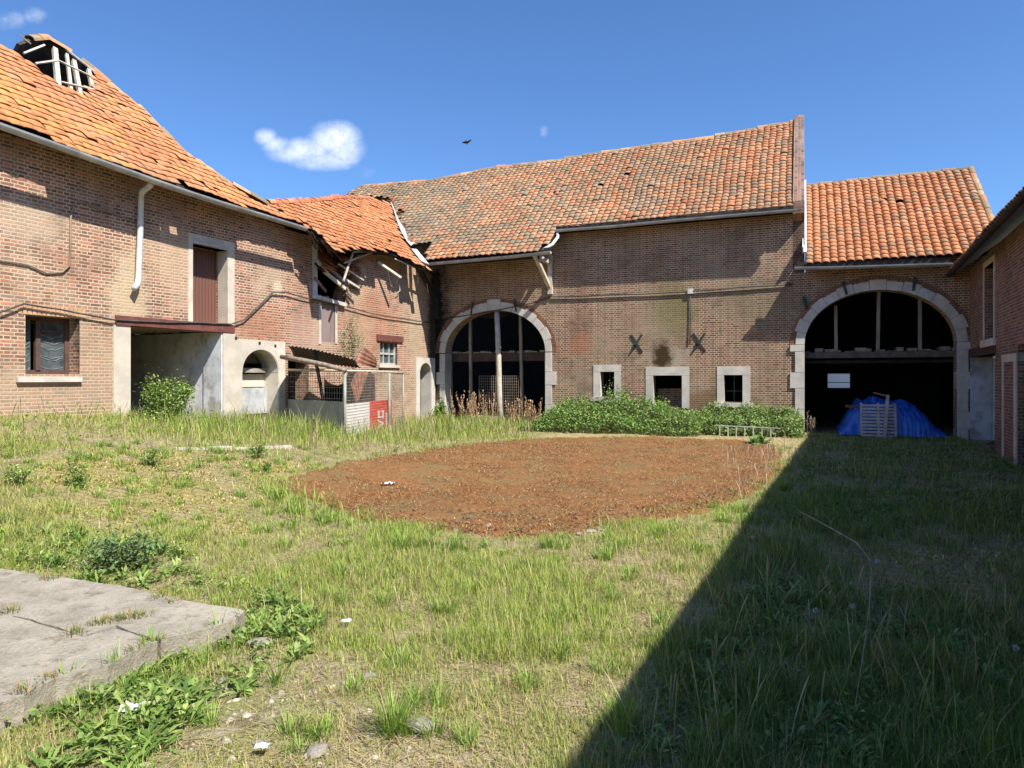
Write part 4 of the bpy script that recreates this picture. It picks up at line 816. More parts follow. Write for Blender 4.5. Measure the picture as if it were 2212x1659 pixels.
cable('cable', 'looping old conduit on the brick house left of the downpipe', 'cable', LW, [(300, 484), (250, 462), (205, 447), (175, 434), (160, 440), (153, 470), (152, 540), (150, 575), (135, 588), (100, 590), (60, 572), (0, 562)], .016, M_wood, o=.03)
# ------------------------------------------------------------------ concrete slab, kerb
KL = ['left end', 'second', 'third', 'right end']
up_ = [(-420,1175),(-260,1200),(0,1228),(110,1243),(240,1262),(350,1283),(400,1296),(430,1301),(525,1320),(515,1337),(400,1372),(345,1380),(250,1352),(186,1372),(95,1345),(0,1320),(-260,1262),(-420,1225)]
lo_ = [(-420,1228),(-260,1266),(0,1324),(95,1349),(186,1376),(250,1357),(340,1384),(290,1408),(235,1438),(120,1462),(60,1500),(-260,1600),(-420,1640)]
class Flat: pass
fl_ = Flat(); fl_.pt = lambda a, z, o=0.0: Vector((a, z, o))
def gxy(pts, z):
    out = [];  rr = random.Random(4)
    P = [at(x, y, (H-z)*FD/(y-HY)) for x, y in pts]
    for p, q_ in zip(P, P[1:]+P[:1]):
        n = max(1, int((q_-p).length/.12))
        for i in range(n): v = p.lerp(q_, i/n); out.append((v.x+rr.uniform(-.014, .014), v.y+rr.uniform(-.014, .014)))
    return out
m_, q = newmat('cast_concrete'); tcn = q.n('ShaderNodeTexCoord').outputs['Object']; n1 = q.noise(tcn, 2.3, 7, .7); n2 = q.noise(tcn, 55, 4, .7); n3 = q.noise(tcn, 7, 5, .7)
c_ = q.mix(q.ramp(n1.outputs[0], .35, .65), (.40, .355, .28, 1), (.27, .24, .19, 1)); c_ = q.mix(q.ramp(n3.outputs[0], .50, .68), c_, (.21, .18, .125, 1)); c_ = q.mix(q.math('MULTIPLY', q.ramp(q.noise(tcn, 22, 5, .75).outputs[0], .55, .66), .6), c_, (.17, .15, .11, 1)); c_ = q.mix(q.math('MULTIPLY', q.ramp(n2.outputs[0], .5, .7), .5), c_, (.54, .47, .37, 1))
finish(q, c_, .92, q.math('ADD', n2.outputs[0], q.math('MULTIPLY', n3.outputs[0], 2.0)), .7, .012)
for pts in (up_, lo_):
    o_ = sheet('concrete_slab', fl_, gxy(pts, .14), [], .34, m_, None, o=.14); o_['kind'] = 'structure'
kp = [ghit(x, y) for x, y in ((372, 970), (430, 970), (500, 970), (565, 969), (628, 968))]
for i, (p, q_) in enumerate(zip(kp[:-1], kp[1:])):
    d = (q_-p).normalized(); ob = MB().bar(p+d*.02+Vector((0, 0, -.055)), q_-d*.03+Vector((0, 0, -.06+.03*(i % 2))), .14, .16).build('kerbstone', M_stone)
    tag(ob, 'pale kerbstone in the grass before the porch, '+['first', 'second', 'third', 'last'][i]+' of the row from the left', 'kerbstone', 'kerbstones in the grass')
# ------------------------------------------------------------------ wire cage beside the ruin
gz_ = lambda P: float(terrain(P.x, P.y))
P1 = at(745, 866, 15.0); P1.z = 0; P0 = LW.pt(LZ(616, 800)[0], 0, .12); P2 = at(850, 864, 18.06); P2.z = 0; P3 = at(871, 864, 18.9); P3.z = 0
ZT = 1.77
cage = thing('wire_cage', 'rusty wire mesh cage of pipe posts built against the ruined house', 'cage', (P1.x, P1.y, gz_(P1)))
def zat(px, py, P): return H+(HY-py)/FD*P.y
for P, px, yt, r in ((P1, 745, 797, .035), (at(841, 806, 17.7), 841, 806, .032), (P3, 871, 806, .022)):
    P = Vector((P.x, P.y, 0)); MB().tube([P+Vector((0, 0, gz_(P)-.2)), P+Vector((0, 0, zat(px, yt, P)))], r, 8).build('post', plain('galvanised_post', (.33, .36, .31), (.22, .25, .2), 6, .55), cage, True)
c1, c2, c3 = P1+Vector((0, 0, zat(745, 801, P1))), P2+Vector((0, 0, zat(815, 803, P2))), P3+Vector((0, 0, zat(871, 806, P3)))
MB().tube([P0+Vector((0, 0, zat(665, 797, P0)-.02)), c1, c1.lerp(c3, .5)+Vector((0, 0, .015)), c3], .026, 8).build('rail', M_woodl, cage, True)
def meshpanel(A, B, zb, zt, sp, r, mat):
    mb = MB(); L = (B-A).length; n = int(L/sp); m = int((zt-zb)/sp)
    for i in range(n+1):
        p = A.lerp(B, i/n); mb.tube([Vector((p.x, p.y, zb)), Vector((p.x, p.y, zt))], r, 3, False)
    for j in range(m+1): z = zb+(zt-zb)*j/m; mb.tube([Vector((A.x, A.y, z)), Vector((B.x, B.y, z))], r, 3, False)
    return mb
M_wire = plain('wire', (.42, .38, .32), (.25, .18, .13), 8, .6, .1)
meshpanel(P0, P1, 1.0, ZT-.03, .11, .0045, M_wire).build('wire_mesh', M_wire, cage); meshpanel(P1, P3, .2, ZT-.08, .065, .0038, M_wire).build('wire_mesh', M_wire, cage)
d01 = (P1-P0).normalized(); nn = Vector((d01.y, -d01.x, 0)); zs = 1.06
Pm = P0.lerp(P1, .52)
for A_, B_ in ((P0+d01*.03, Pm-d01*.01), (Pm+d01*.01, P1-d01*.05)):
    mb = MB(); c = (A_+B_)/2; mb.box(c+nn*.03+Vector((0, 0, zs/2-.05)), d01*(B_-A_).length/2, nn*.006, Vector((0, 0, zs/2+.05))); mb.build('sheet_panel', plain('grey_board', (.36, .35, .32), (.28, .27, .25), 2, .7, .15), cage)
# banner inside the cage
d13 = (P2-P1).normalized(); n13 = Vector((d13.y, -d13.x, 0)); off = -n13*.05
ban = thing('banner', 'white and red banner with white letters VC on its side inside the wire cage', 'banner', P1.lerp(P2, .5))
LB = (P2-P1).length; sR = .50; zb0, zb1 = .10, 1.0
def bandpt(s, z): return P1+d13*(s*LB)+off+Vector((0, 0, z))
mb = MB(); mb.box(bandpt((.03+sR)/2, (zb0+zb1)/2), d13*LB*(sR-.03)/2, n13*.006, Vector((0, 0, (zb1-zb0)/2))); mb.build('white_panel', plain('white_vinyl', (.85, .84, .82), (.75, .74, .73), 2, .5, .05), ban)
mb = MB(); mb.box(bandpt((1.0+sR)/2, (zb0+zb1)/2+.01), d13*LB*(1.0-sR)/2, n13*.006, Vector((0, 0, (zb1-zb0)/2+.01))); mb.build('red_panel', plain('red_vinyl', (.72, .06, .03), (.62, .05, .025), 2, .5, .05), ban)
Pl_ = Frame(P1+off, d13, n13); ML = plain('white_vinyl_letters', (.85, .8, .78), (.8, .72, .7), 2, .5, .02)
def bu(px, py):
    a, z = Pl_.un(px, py, .01); return a, z
def glyph(name, pts): sheet(name, Pl_, [bu(x, y) for x, y in pts], [], .006, ML, ban, o=.014)
Z = lambda x, y: (725.9+x*.09375, 829.7+y*.09375)
glyph('letter', [Z(965, 785), Z(1095, 785), Z(1095, 605), Z(1050, 605), Z(1050, 645), Z(1066, 645), Z(1066, 742), Z(1002, 742), Z(1002, 650), Z(1012, 650), Z(1012, 608), Z(965, 612)])
glyph('letter', [Z(960, 812), Z(1095, 888), Z(1095, 925), Z(960, 1030), Z(960, 985), Z(1050, 906), Z(960, 862)])
mb = MB(); rr = random.Random(6)
for k in range(22):
    y = 660+k*19; x0, x1 = (1140, 1180) if k % 3 else (1150, 1172); a0, z0 = bu(*Z(x0, y)); a1, z1 = bu(*Z(x1, y+9)); mb.fbox(Pl_, a0, a1, z1, z0, .008, .012)
mb.build('small_print', ML, ban)
# lean-to sheets and poles
def corr(name, c4, label, cat, mat, waves=14, amp=.018, parent=None, thick=.004, n2=8):
    A_, B_, C_, D_ = [Vector(v) for v in c4]; N = waves*6; V = []; F = []; nrm = (B_-A_).cross(D_-A_).normalized()
    for j in range(n2+1):
        for i in range(N+1):
            u, v = i/N, j/n2; p = A_.lerp(B_, u).lerp(D_.lerp(C_, u), v)+nrm*(amp*math.sin(2*math.pi*waves*u)+.03*math.sin(v*3+u*4)); V.append(p)
    for j in range(n2):
        for i in range(N): F.append((j*(N+1)+i, j*(N+1)+i+1, (j+1)*(N+1)+i+1, (j+1)*(N+1)+i))
    ob = MB().add(V, F).build(name, mat, parent, True); md_ = ob.modifiers.new('s', 'SOLIDIFY'); md_.thickness = thick
    if label: tag(ob, label, cat)
    return ob
M_bit = plain('black_sheet', (.035, .025, .024), (.06, .04, .035), 4, .6, .2)
corr('corrugated_sheet', (at(622, 747, 15.6), at(767, 775, 15.3), at(778, 796, 18.3), at(634, 770, 16.8)), 'long dark corrugated roofing sheet sagging over the wire cage', 'roofing sheet', M_bit, 18, .015)
corr('corrugated_sheet', (at(770, 783, 17.3), at(787, 750, 17.6), at(813, 774, 17.9), at(811, 795, 17.9)), 'bent brown sheet sticking up above the cage beside the small window', 'roofing sheet', M_rust, 4, .01)
corr('corrugated_sheet', (at(750, 804, 17.2), at(795, 804, 17.4), at(781, 850, 17.3), at(771, 874, 17.2)), 'torn brown sheet hanging point down inside the wire cage', 'roofing sheet', M_rust, 5, .01)
corr('corrugated_sheet', (at(752, 806, 18.2), at(808, 806, 18.7), at(810, 885, 18.7), at(752, 890, 18.2)), 'dark ribbed sheet standing in shade behind the torn brown sheet', 'roofing sheet', M_bit, 12, .02)
ob = MB().tube([at(608, 771, 15.9), at(650, 778, 15.5), at(700, 788, 15.2), at(747, 800, 14.95)], [.05, .06, .055, .045], 10).build('wooden_pole', M_wood, None, True); tag(ob, 'thick weathered wooden pole lying along the top of the wire cage', 'pole')
ob = MB().tube([at(681, 757, 15.6), at(684, 790, 15.7), at(692, 830, 15.85), at(701, 885, 16.0)], .042, 8).build('wooden_pole', M_woodd, None, True); tag(ob, 'dark leaning prop under the black roofing sheet behind the mesh', 'pole')
# ------------------------------------------------------------------ things under the wide arch
tarp = MB(); nu, nv = 130, 60; A0 = FZ(1812, 940, -.1)[0]; A1 = FZ(2048, 940, -.1)[0]; V = []; F = []
pu = [0, .05, .12, .19, .29, .39, .52, .58, .66, .75, .84, .92, 1]; ph = [.04, .26, .66, .90, .99, 1.02, 1.0, .95, .92, .78, .52, .22, .06]
uu = np.linspace(0, 1, nu+1); vv = np.linspace(0, 1, nv+1); UU, VV = np.meshgrid(uu, vv)
hp_ = np.interp(UU, pu, ph); cr = np.clip(1-np.abs(VV*2-1)**2.6, 0, 1)**.42
fold = np.abs(2*fbm(UU*9+VV*2, VV*2.2, 1.2, 3)-1); fold2 = np.abs(2*fbm(UU*24, VV*7+UU*5, 1.0, 13)-1)
ZZ = .03+hp_*cr*(.86+.28*fold)+.10*fold2*cr*(.5+fbm(UU*3, VV*3, 1, 77)); AA = A0+(A1-A0)*(UU+.03*(fbm(UU*4, VV*6, 1, 5)-.5)); OO = -.12-2.2*VV-.12*fold*(1-VV)
for j in range(nv+1):
    for i in range(nu+1): V.append(FA.pt(AA[j, i], ZZ[j, i]+0.0, OO[j, i]))
for j in range(nv):
    for i in range(nu): F.append((j*(nu+1)+i, j*(nu+1)+i+1, (j+1)*(nu+1)+i+1, (j+1)*(nu+1)+i))
ob = tarp.add(V, F).build('tarpaulin', M_blue, None, True); tag(ob, 'crumpled blue tarpaulin over a heap under the wide arch', 'tarpaulin')
pal_ = thing('pallet', 'pale slatted wooden pallet leaning against the blue tarpaulin', 'pallet', FA.pt(FZ(1898, 940)[0], 0, .05))
pa, pb = FZ(1858, 940)[0], FZ(1937, 940)[0]; pt_ = .86; tilt = .22
def pp(a, t, d=0): return FA.pt(a, .02+t*pt_, .12-tilt*t+d)
for k in range(10): 
    t = .04+.92*k/9; MB().bar(pp(pa, t, .03), pp(pb, t, .03), .02, .055, (0, 0, 1)).build('slat', M_woodl, pal_)
for k in (0, .5, 1): a = pa+.03+(pb-pa-.06)*k; MB().bar(pp(a, 0), pp(a, 1.03), .05, .045, FA.u).build('bearer', M_woodl, pal_)
ob = MB().bar(FA.pt(*FZ(1918, 853, .1), .1), FA.pt(*FZ(1910, 950, .25), .25), .07, .07, FA.n).build('wooden_post', M_woodl); tag(ob, 'upright timber standing in front of the pallet', 'post')
ob = MB().bar(FA.pt(*FZ(1887, 848, -.6), -.6), FA.pt(*FZ(1918, 856, .0), .0), .03, .03).build('wooden_lath', M_wood); tag(ob, 'thin lath poking out above the pallet to the left', 'lath')
ob = MB().bar(FA.pt(*FZ(1828, 877, -.5), -.5), FA.pt(*FZ(1870, 882, -.8), -.8), .07, .07).build('orange_plank', plain('orange_board', (.40, .14, .05), (.3, .1, .04), 5)); tag(ob, 'orange plank end sticking out left of the blue tarpaulin', 'plank')
# ladder
B0, B1 = ghit(1548, 944), ghit(1664, 949); ld = (B1-B0).normalized(); lad = thing('ladder', 'pale metal ladder lying on its edge in front of the green thicket', 'ladder', B0.lerp(B1, .5))
hL = .29; M_bleach = plain('chalky_paint', (.62, .60, .55), (.40, .37, .31), 12, .8, .3)
for z in (-.03, hL): MB().bar(B0+Vector((0, 0, z+.02)), B1+ld*.25+Vector((0, 0, z)), .024, .024).build('rail', M_bleach, lad)
for k in range(7): p = B0+(B1-B0)*(.06+.158*k); MB().bar(p+Vector((0, 0, -.03)), p+Vector((0, 0, hL)), .024, .024, ld).build('rung', M_bleach, lad)
# bird
bp = at(1008, 308, 42); bd = thing('bird', 'dark bird gliding in the blue sky above the barn', 'bird', bp); s_ = 42/FD
def off_(dx, dy, d=0): return bp+Vector((dx*s_, d, -dy*s_))
bm_ = MB(); bm_.tube([off_(-1, -.3, -.32), off_(0, 0, -.15), off_(.6, .4, .05), off_(1.2, .8, .30)], [.02, .055, .05, .01], 8); body = bm_.build('body', M_dark, bd, True)
wv_ = MB(); wv_.add([off_(0, 0, -.12), off_(-5, -.6, -.14), off_(-9.5, .3, .0), off_(-9, .5, .08), off_(-5, .5, .12), off_(0, .6, .12)], [(0, 1, 2, 3, 4, 5)]); w1 = wv_.build('wing', M_dark, bd)
wv_ = MB(); wv_.add([off_(0, 0, -.12), off_(4, -2.8, -.14), off_(10, -7, .0), off_(9.5, -6.4, .08), off_(4.5, -2.0, .12), off_(0, .6, .12)], [(0, 1, 2, 3, 4, 5)]); w2 = wv_.build('wing', M_dark, bd)
for w_ in (w1, w2): md_ = w_.modifiers.new('s', 'SOLIDIFY'); md_.thickness = .02
# ------------------------------------------------------------------ vegetation
M_grass = attrmat('grass_blades', rough=.6, transl=.35, namp=0, nscale=5, spec=.2); M_leaf = attrmat('leaves', rough=.5, transl=.28, namp=0, spec=.35); M_dry = attrmat('dry_stalks', rough=.85, transl=.1, namp=0)
def strips(name, root, az, L, W, el, curl, cols, mat, parent=None, prof=(1, .85, 0), colt=None):
    "curved tapering blades; all arrays, el = elevation at the root, curl = how far it bends over"
    n = len(L); lv = len(prof); d = np.stack([np.cos(az), np.sin(az)], 1); s = np.stack([-np.sin(az), np.cos(az)], 1)
    P = np.array(root, float).copy(); vs = []; e = el.copy(); step = L/(lv-1)
    for k, wk in enumerate(prof):
        if wk > 0 or k < lv-1:
            h = (W*wk/2)[:, None]*s; vs.append(np.concatenate([P[:, :2]+h, P[:, 2:3]], 1)); vs.append(np.concatenate([P[:, :2]-h, P[:, 2:3]], 1))
        else: vs.append(P.copy())
        c, z = np.cos(e)*step, np.sin(e)*step; P = P+np.concatenate([d*c[:, None], z[:, None]], 1); e = e-curl/(lv-1)
    V = np.stack(vs, 1); m = V.shape[1]; f = []
    for k in range(lv-2): a = 2*k; f += [(a, a+1, a+3), (a, a+3, a+2)]
    a = 2*(lv-2); f.append((a, a+1, a+2))
    F = (np.array(f)[None]+(np.arange(n)*m)[:, None, None]).reshape(-1, 3)
    me = bpy.data.meshes.new(name); npmesh(me, V.reshape(-1, 3), F, 3)
    CC = np.repeat(cols[:, None, :], m, 1)
    setcol(me, CC.reshape(-1, 3)); return link(name, me, mat, parent)
def leafcloud(name, C, size, cols, mat, parent=None, up=.6, rng=RNG, asp=.55):
    n = len(C); nr = rng.normal(0, 1, (n, 3)); nr[:, 2] = np.abs(nr[:, 2])+up; nr /= np.linalg.norm(nr, axis=1)[:, None]
    t = rng.normal(0, 1, (n, 3)); t -= (t*nr).sum(1)[:, None]*nr; t /= np.linalg.norm(t, axis=1)[:, None]; b = np.cross(nr, t); S = (size*rng.uniform(.6, 1.35, n))[:, None]
    V = np.stack([C-t*S*.5, C+b*S*asp*.5+nr*S*.12, C+t*S*.5-nr*S*.1, C-b*S*asp*.5+nr*S*.12], 1)
    f = np.array([(0, 1, 2), (0, 2, 3)]); F = (f[None]+(np.arange(n)*4)[:, None, None]).reshape(-1, 3)
    me = bpy.data.meshes.new(name); npmesh(me, V.reshape(-1, 3), F, 3); setcol(me, np.repeat(cols, 4, 0)); return link(name, me, mat, parent)
GC = dict(lush=(.17, .29, .045), yg=(.38, .45, .095), straw=(.60, .50, .25), pink=(.50, .36, .24), dark=(.075, .15, .035), lime=(.38, .50, .08))
def gcol(w, n, rng=RNG):
    "w: (n,6) weights in GC order"
    W = w/w.sum(1, keepdims=True); r = rng.random(n)[:, None]; k = (np.cumsum(W, 1) < r).sum(1).clip(0, 5)
    c = np.array(list(GC.values()))[k]; c = c*.75+ (W@np.array(list(GC.values())))*.25; return c*rng.normal(1, .16, n)[:, None].clip(.55, 1.5)
def pq(x, y):
    p = (x+2.64)*.905-(y-23.46)*.4253; s = -((x+2.64)*.4253+(y-23.46)*.905); f = (x-8.12)*.3903+(y-18.9)*.9207; r = -((x-11.67)*-.8953+(y-17.4)*.4455)
    return p, s, f, r          # distance from left wall, along it, depth beyond barn front, depth beyond right wall
def ingrid(n, y0, y1, pw, rng=RNG):
    u = rng.random(n); y = (y0**pw+u*(y1**pw-y0**pw))**(1/pw); x = (rng.random(n)*2-1)*(.80*y+.6); return x, y
SH = lambda x, y: sstep(-.3, .3, (x-.28)-(y-2.86)*.4976)     # right wing's shadow area: lusher, longer, shade also put into blade colours
def grass(N, y0, y1, pw, wscale, name):
    x, y = ingrid(N, y0, y1, pw); p, s, f, r = pq(x, y); sh = SH(x, y)
    cob = softmask(COB, x, y); cob2 = softmask(COB2, x, y, seed=4); dirt = softmask(DIRT, x, y, .3, 8); straw = inpoly(x, y, STRAW)
    moss = inpoly(x+(vnoise(x, y, 3, 40)-.5)*.7+(RNG.random(N)-.5)*.35, y+(vnoise(x, y, 3, 41)-.5)*.7+(RNG.random(N)-.5)*.35, MOSS); slab = inpoly(x, y, SLAB)
    n1 = fbm(x, y, .9, 21); n2 = fbm(x, y, 3.2, 22); n3 = fbm(x, y, .35, 23)
    tall = sstep(4.3, 2.2, p)*sstep(13.6, 9.5, s)+.85*sstep(1.9, .6, -f)*(x < 1.6)                           # rank growth at the foot of the left wall
    tall = np.clip(tall, 0, 1)
    dens = .20+1.0*sstep(.36, .58, n2*.55+n1*.45); dens *= (1-.90*cob*(1-.5*tall))*(1-.93*cob2)*(1-.45*dirt); dens = np.where(straw, .7, dens); dens = np.maximum(dens, tall*.95)
    keep = (RNG.random(N) < dens) & ~moss & ~slab & (p > .04) & (f < -.02) & (r < -.04)
    x, y, sh, tall, n1, n2, n3, straw, cob, dirt, p = [v[keep] for v in (x, y, sh, tall, n1, n2, n3, straw, cob, dirt, p)]; n = len(x)
    h = .03+.05*RNG.random(n)+.08*sstep(.42, .7, n1)*RNG.random(n); h += sh*(.02+.10*sstep(.4, .65, n2)*RNG.random(n)**2)
    h += tall*(.12+.36*RNG.random(n)*(.5+n2)); longb = RNG.random(n) < (.03+.05*sh); h = np.where(longb, h*1.5+.09*RNG.random(n), h); h = np.where(straw, h*.5, h); h *= 1-.35*dirt
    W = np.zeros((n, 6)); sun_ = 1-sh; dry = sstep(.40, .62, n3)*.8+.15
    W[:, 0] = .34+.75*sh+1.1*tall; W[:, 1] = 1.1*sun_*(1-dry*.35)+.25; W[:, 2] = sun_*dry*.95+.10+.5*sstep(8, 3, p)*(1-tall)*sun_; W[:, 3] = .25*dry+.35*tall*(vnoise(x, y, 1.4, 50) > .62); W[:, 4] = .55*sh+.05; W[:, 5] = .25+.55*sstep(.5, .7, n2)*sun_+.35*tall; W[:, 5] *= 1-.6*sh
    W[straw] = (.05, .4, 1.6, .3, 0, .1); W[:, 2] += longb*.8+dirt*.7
    cols = gcol(W, n); z = terrain(x, y)-.01; root = np.stack([x, y, z], 1); az = RNG.uniform(0, 2*np.pi, n)
    ww = (.0022+.0022*RNG.random(n))*wscale*(1+.12*np.maximum(y-3, 0)); el = RNG.normal(1.25, .22, n).clip(.4, 1.56); curl = RNG.uniform(.1, 1.3, n)
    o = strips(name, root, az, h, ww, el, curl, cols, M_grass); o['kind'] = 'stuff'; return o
grass(190000, 1.9, 4.2, 1.6, 1.0, 'grass'); grass(250000, 4.2, 9.5, 1.5, 1.05, 'grass'); grass(150000, 9.5, 23, 1.5, 1.3, 'grass')
# dry thatch lying flat between the blades
x, y = ingrid(110000, 1.9, 14, 1.2); p, s, f, r = pq(x, y); k = ~inpoly(x, y, MOSS) & ~inpoly(x, y, SLAB) & (p > .1) & (f < -.1) & (r < -.1) & (softmask(COB, x, y) < .4) & (RNG.random(len(x)) < .3+.7*(fbm(x, y, .8, 61) > .45)); x, y = x[k], y[k]; n = len(x)
W = np.tile(np.array([.02, .2, 1.1, .5, .05, 0]), (n, 1)); o = strips('dead_grass', np.stack([x, y, terrain(x, y)+.006], 1), RNG.uniform(0, 6.3, n), RNG.uniform(.04, .13, n), .003*(1+.1*y), RNG.uniform(0, .35, n), RNG.uniform(0, .5, n), gcol(W, n)*.9, M_grass); o['kind'] = 'stuff'
# moss bed
mp = np.array(MOSS); mx = np.arange(mp[:, 0].min()-.3, mp[:, 0].max()+.3, .06); my = np.arange(mp[:, 1].min()-.3, mp[:, 1].max()+.3, .06); MX, MY = np.meshgrid(mx, my)
def mossd(X, Y):
    acc = np.zeros(X.shape)
    for r in (.05, .16, .3):
        for t in range(8): acc += inpoly(X+r*math.cos(t*.785), Y+r*math.sin(t*.785), MOSS)
    return acc/24
md2 = np.clip(mossd(MX+(vnoise(MX, MY, 4, 40)-.5)*.3, MY+(vnoise(MX, MY, 4, 41)-.5)*.3), 0, 1)
MZ = terrain(MX, MY)-.04+sstep(0.1, .9, md2)*(.06+.05*(fbm(MX, MY, 1.1, 44)-.3)+.012*vnoise(MX, MY, 7, 45)); idx = np.arange(MX.size).reshape(MX.shape)
fq = np.stack([idx[:-1, :-1], idx[:-1, 1:], idx[1:, 1:], idx[1:, :-1]], -1); kk = (md2[:-1, :-1] > .03); me = bpy.data.meshes.new('moss'); npmesh(me, np.stack([MX, MY, MZ], -1).reshape(-1, 3), fq[kk], 4); me.polygons.foreach_set('use_smooth', [True]*int(kk.sum()))
m_, q = newmat('dried_moss'); tcn = q.n('ShaderNodeTexCoord').outputs['Object']; n1 = q.noise(tcn, 1.2, 5, .7); n2 = q.noise(tcn, 16, 6, .8); n3 = q.noise(tcn, 60, 4, .75)
c_ = q.mix(q.ramp(n2.outputs[0], .38, .62), (.15, .065, .024, 1), (.32, .145, .045, 1)); c_ = q.mix(q.math('MULTIPLY', q.ramp(n3.outputs[0], .5, .68), .6), c_, (.40, .25, .11, 1)); c_ = q.mix(q.math('MULTIPLY', q.ramp(n1.outputs[0], .45, .62), .7), c_, (.21, .15, .06, 1)); c_ = q.mix(q.math('MULTIPLY', q.ramp(q.noise(tcn, 2.7, 6, .75).outputs[0], .54, .64), .6), c_, (.12, .06, .03, 1))
c_ = q.mix(q.math('MULTIPLY', q.ramp(n2.outputs[0], .60, .72), .5), c_, (.42, .31, .15, 1)); finish(q, c_, .95, q.math('ADD', n2.outputs[0], q.math('MULTIPLY', n3.outputs[0], 1.2)), .8, .015)
o = link('moss', me, m_, None); o['kind'] = 'stuff'
n = 170000; x = RNG.uniform(mp[:, 0].min(), mp[:, 0].max(), n); y = RNG.uniform(mp[:, 1].min(), mp[:, 1].max(), n); k = inpoly(x, y, MOSS) & (RNG.random(n) < .35+.65*(vnoise(x, y, 2.2, 71) > .35)); x, y = x[k], y[k]; n = len(x)
pc_ = np.array([(.22, .095, .035), (.34, .165, .06), (.45, .28, .12), (.11, .05, .022), (.50, .40, .25)])[RNG.choice(5, n, p=[.32, .26, .14, .20, .08])]*RNG.normal(1, .15, n)[:, None].clip(.5, 1.5)
o = strips('moss_tufts', np.stack([x, y, terrain(x, y)+.035], 1), RNG.uniform(0, 6.3, n), RNG.uniform(.02, .055, n), RNG.uniform(.004, .009, n), RNG.uniform(.0, .8, n), RNG.uniform(0, 1, n), pc_, M_dry); o['kind'] = 'stuff'
n = 60000; P_ = np.array(COB+COB2); x = RNG.uniform(P_[:, 0].min(), P_[:, 0].max(), n); y = RNG.uniform(P_[:, 1].min(), P_[:, 1].max(), n); k = ((softmask(COB, x, y) > .3) | (softmask(COB2, x, y, seed=4) > .4)) & (fbm(x, y, 2.6, 91) > .47); x, y = x[k], y[k]; n = len(x)
pc_ = np.array([(.46, .38, .10), (.36, .30, .08), (.30, .32, .08), (.50, .40, .20)])[RNG.integers(0, 4, n)]*RNG.normal(1, .15, n)[:, None].clip(.5, 1.5)
o = strips('cobble_moss', np.stack([x, y, terrain(x, y)], 1), RNG.uniform(0, 6.3, n), RNG.uniform(.015, .05, n), RNG.uniform(.008, .02, n), RNG.uniform(.2, 1.3, n), RNG.uniform(0, 1, n), pc_, M_dry); o['kind'] = 'stuff'
# broad leaved weeds between the grass
def rosettes(cx, cy, nl, L, Wd, cols, rng=RNG, el=.7):
    R = np.repeat(np.arange(len(cx)), nl); n = len(R); x, y = cx[R], cy[R]; a = rng.uniform(0, 6.3, n); r = rng.uniform(0, .02, n)
    return np.stack([x+r*np.cos(a), y+r*np.sin(a), terrain(x, y)], 1), a, L*rng.uniform(.5, 1.2, n), Wd*rng.uniform(.7, 1.2, n), rng.uniform(el*.5, el*1.5, n), rng.uniform(.5, 1.5, n), cols[rng.integers(0, len(cols), n)]*rng.normal(1, .15, n)[:, None].clip(.6, 1.4)
GL = np.array([(.17, .27, .055), (.23, .35, .07), (.11, .19, .04), (.34, .41, .12)])
LP = gpoly([(0, 1450), (120, 1430), (280, 1390), (520, 1310), (610, 1260), (700, 1360), (660, 1420), (420, 1560), (260, 1700), (-60, 1700), (-60, 1500)]); LP2 = gpoly([(1300, 1659), (1400, 1500), (1650, 1250), (2000, 1280), (2212, 1350), (2212, 1659)])
LP3 = gpoly([(0, 1120), (120, 1150), (420, 1200), (640, 1330), (420, 1290), (0, 1225)]); LP4 = gpoly([(640, 1150), (900, 1165), (1500, 1150), (1620, 1100), (1560, 1190), (900, 1230), (620, 1200)])
for poly, N, L, Wd, el in ((LP, 120, .12, .022, .85), (LP2, 190, .10, .022, .9), (LP3, 60, .13, .024, 1.0), (LP4, 50, .08, .016, .9)):
    P_ = np.array(poly); x = RNG.uniform(P_[:, 0].min(), P_[:, 0].max(), N*6); y = RNG.uniform(max(1.7, P_[:, 1].min()), P_[:, 1].max(), N*6); k = inpoly(x, y, poly) & ~inpoly(x, y, SLAB) & (fbm(x, y, 1.9, 33) > .47); x, y = x[k][:N], y[k][:N]
    a = rosettes(x, y, 13, L, Wd, GL, el=el); o = strips('weeds', a[0], a[1], a[2], a[3], a[4], a[5], a[6], M_leaf, prof=(.25, .6, .45, .95, .6, 1.0, .55, 0)); o['kind'] = 'stuff'
# small leafy clutter under the weeds
def scatterleaf(poly, N, hmax, size, cols, seed):
    P_ = np.array(poly); rng = np.random.default_rng(seed); x = rng.uniform(P_[:, 0].min(), P_[:, 0].max(), N*4); y = rng.uniform(max(1.7, P_[:, 1].min()), P_[:, 1].max(), N*4); k = inpoly(x, y, poly) & ~inpoly(x, y, SLAB) & (fbm(x, y, 2.0, seed) > .53); x, y = x[k][:N], y[k][:N]; n = len(x)
    z = terrain(x, y)+hmax*rng.random(n)**1.5*(.4+fbm(x, y, 2.5, seed+3)); o = leafcloud('ground_cover', np.stack([x, y, z], 1), size, cols[rng.integers(0, len(cols), n)]*rng.normal(1, .15, n)[:, None].clip(.6, 1.4), M_leaf, rng=rng); o['kind'] = 'stuff'
scatterleaf(LP, 1800, .10, .035, GL, 3); scatterleaf(LP2, 5000, .09, .03, GL*.8, 4); scatterleaf(LP3, 1500, .13, .035, GL, 5); scatterleaf(gpoly([(-40, 880), (300, 900), (640, 918), (950, 925), (1150, 925), (1140, 945), (950, 955), (600, 965), (300, 965), (-40, 975)]), 12000, .36, .05, GL, 12); scatterleaf(gpoly([(1750, 950), (2212, 980), (2212, 1180), (1700, 1160)]), 9000, .16, .05, GL*.75, 6)
